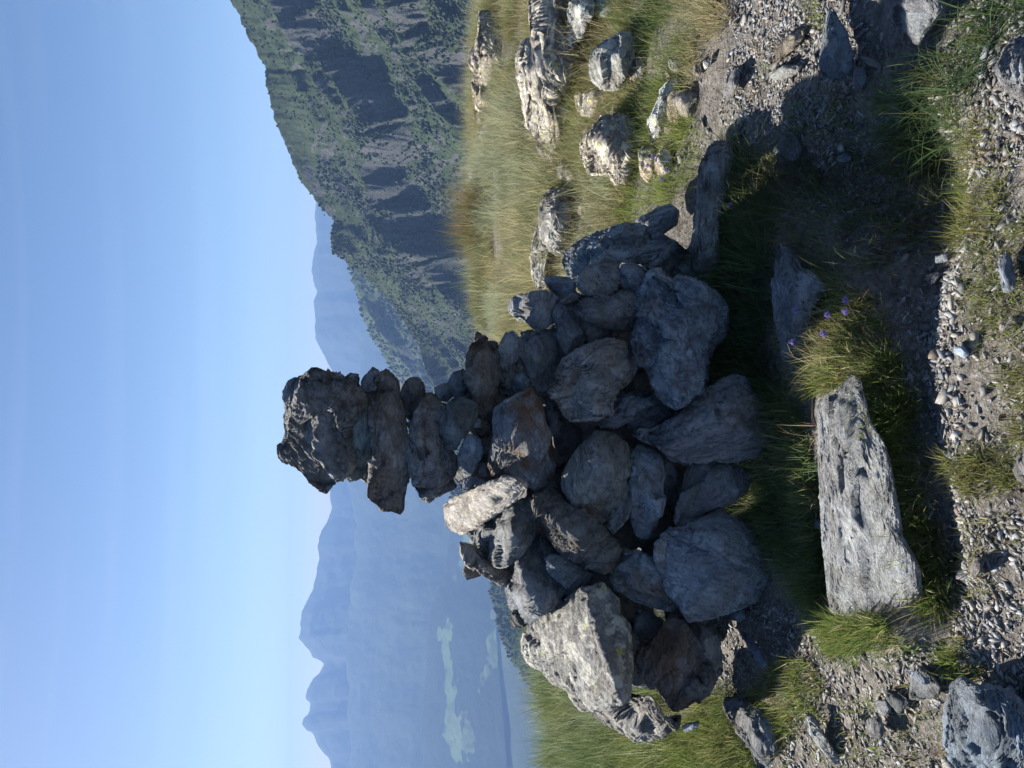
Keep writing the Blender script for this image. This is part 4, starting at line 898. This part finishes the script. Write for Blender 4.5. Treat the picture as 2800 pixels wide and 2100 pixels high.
massif("far_mountain_range", F1, M_far, lambda a: 14500, .5, -.06, 600, 90, 200, 1700, 41, jag=11.0)
F2 = [(985,700),(985,1030),(965,1180),(948,1300),(962,1372),(972,1435),(970,1480),(977,1527),(957,1613),(955,1695),(948,1749),(945,1830),(957,1880),(950,1960),(962,2040),(955,2100),(960,2300)]
massif("middle_mountain_range", F2, M_far, lambda a: 12400, .35, -.17, 400, 90, 110, 1300, 51, jag=14.0)
F3 = [(1260,1000),(1240,1300),(1227,1493),(1213,1565),(1203,1600),(1174,1676),(1167,1734),(1165,1830),(1157,1903),(1150,1975),(1148,2023),(1158,2072),(1160,2100),(1165,2300)]
massif("forested_hill", F3, M_hill, lambda a: 9000, .30, -.20, 300, 60, 40, 1000, 61, jag=6.0)
def build_valley():
    g = np.linspace(-16000, 16000, 120); h = np.linspace(2500, 16500, 120)
    X, Y = np.meshgrid(g, h, indexing='ij'); Z = -1500 + 25 * noise3(np.stack([X / 1500, Y / 1500, X * 0], -1), 71)
    idx = np.arange(X.size).reshape(X.shape); F = np.stack([idx[:-1, :-1], idx[1:, :-1], idx[1:, 1:], idx[:-1, 1:]], -1).reshape(-1, 4)
    tag(mesh_np("valley_floor", np.stack([X, Y, Z], -1).reshape(-1, 3), F, M_far), kind="structure")
build_valley()
M_wood = make_mtn_mat("forest_slope", (.03, .05, .02), (.055, .08, .03), RKC, DKR, .01, .35, trees=1.0)
L1 = [(1190,1200),(1236,1350),(1290,1480),(1320,1545),(1341,1590),(1346,1638),(1358,1686),(1372,1734),(1387,1782),(1405,1810),(1425,1840),(1440,1870),(1500,1960),(1560,2100),(1700,2300)]
massif("wooded_hillside", L1, M_wood, lambda a: 2600, .55, -.55, 700, 120, 30, 350, 81, jag=6.0, padrise=-.8)

def cover(name, src, n, size, mat_, lo, hi, thr, tall=1.2, azr=(-.75, .75)):
    """shrubs and trees of a mountain side, far too many to count"""
    me = bpy.data.objects[src].data; v = np.zeros(len(me.vertices) * 3, np.float32); me.vertices.foreach_get("co", v); v = v.reshape(-1, 3).astype(float)
    az_ = np.arctan2(v[:, 0], v[:, 1]); e_ = (v[:, 2] - CAM_H) / np.hypot(v[:, 0], v[:, 1])
    ok = (az_ > azr[0]) & (az_ < azr[1]) & (e_ > lo) & (e_ < hi) & (fbm(v / (size * 28), 3, 203) > thr)
    idx = np.flatnonzero(ok); idx = RNG.choice(idx, min(n, len(idx)), replace=False); c = v[idx]; n = len(c)
    c = c + RNG.normal(0, size * .5, c.shape) * [1, 1, 0]
    V0, F0 = ICO[1]; s_ = size * RNG.uniform(.4, 1.2, n)
    V0 = V0 * [1, 1, tall]; V = V0[None] * s_[:, None, None] * .5 * RNG.uniform(.6, 1.3, (n, len(V0), 1)) + c[:, None, :]
    F = (F0[None] + (np.arange(n) * len(V0))[:, None, None]).reshape(-1, 3)
    tag(mesh_np(name, V.reshape(-1, 3), F, mat_, smooth=False), kind="stuff")
SHRUB = simple("shrub_leaves", (.020, .036, .014), .9)
cover("mountain_shrubs", "mountain_ridge", 17000, 6.0, SHRUB, -.30, .02, .0, azr=(-.15, .6))
cover("scattered_scrub", "mountain_ridge", 15000, 4.2, SHRUB, -.30, .10, -.35, azr=(-.15, .6))
cover("ridge_trees", "side_ridge", 5000, 14, SHRUB, -.3, .05, -.1, 1.6, azr=(-.15, .4))
cover("hillside_trees", "wooded_hillside", 14000, 11, SHRUB, -.7, .3, -.6, 1.9, azr=(-.6, .1))

# ------------------------------------------------------------------ haze
bpy.ops.mesh.primitive_cube_add(size=1)
hz = bpy.context.active_object; hz.name = "haze"
hz.scale = (40000, 31000, 950 + 2300); hz.location = (0, 2500, (950 - 2300) / 2)
mh = bpy.data.materials.new("haze"); mh.use_nodes = True; t = mh.node_tree; t.nodes.clear()
o = t.nodes.new("ShaderNodeOutputMaterial"); pv = t.nodes.new("ShaderNodeVolumePrincipled")
pv.inputs['Color'].default_value = (.33, .53, .93, 1); pv.inputs['Density'].default_value = 7e-5; pv.inputs['Anisotropy'].default_value = 0.0
t.links.new(pv.outputs[0], o.inputs['Volume'])
hz.data.materials.append(mh); tag(hz, kind="stuff")
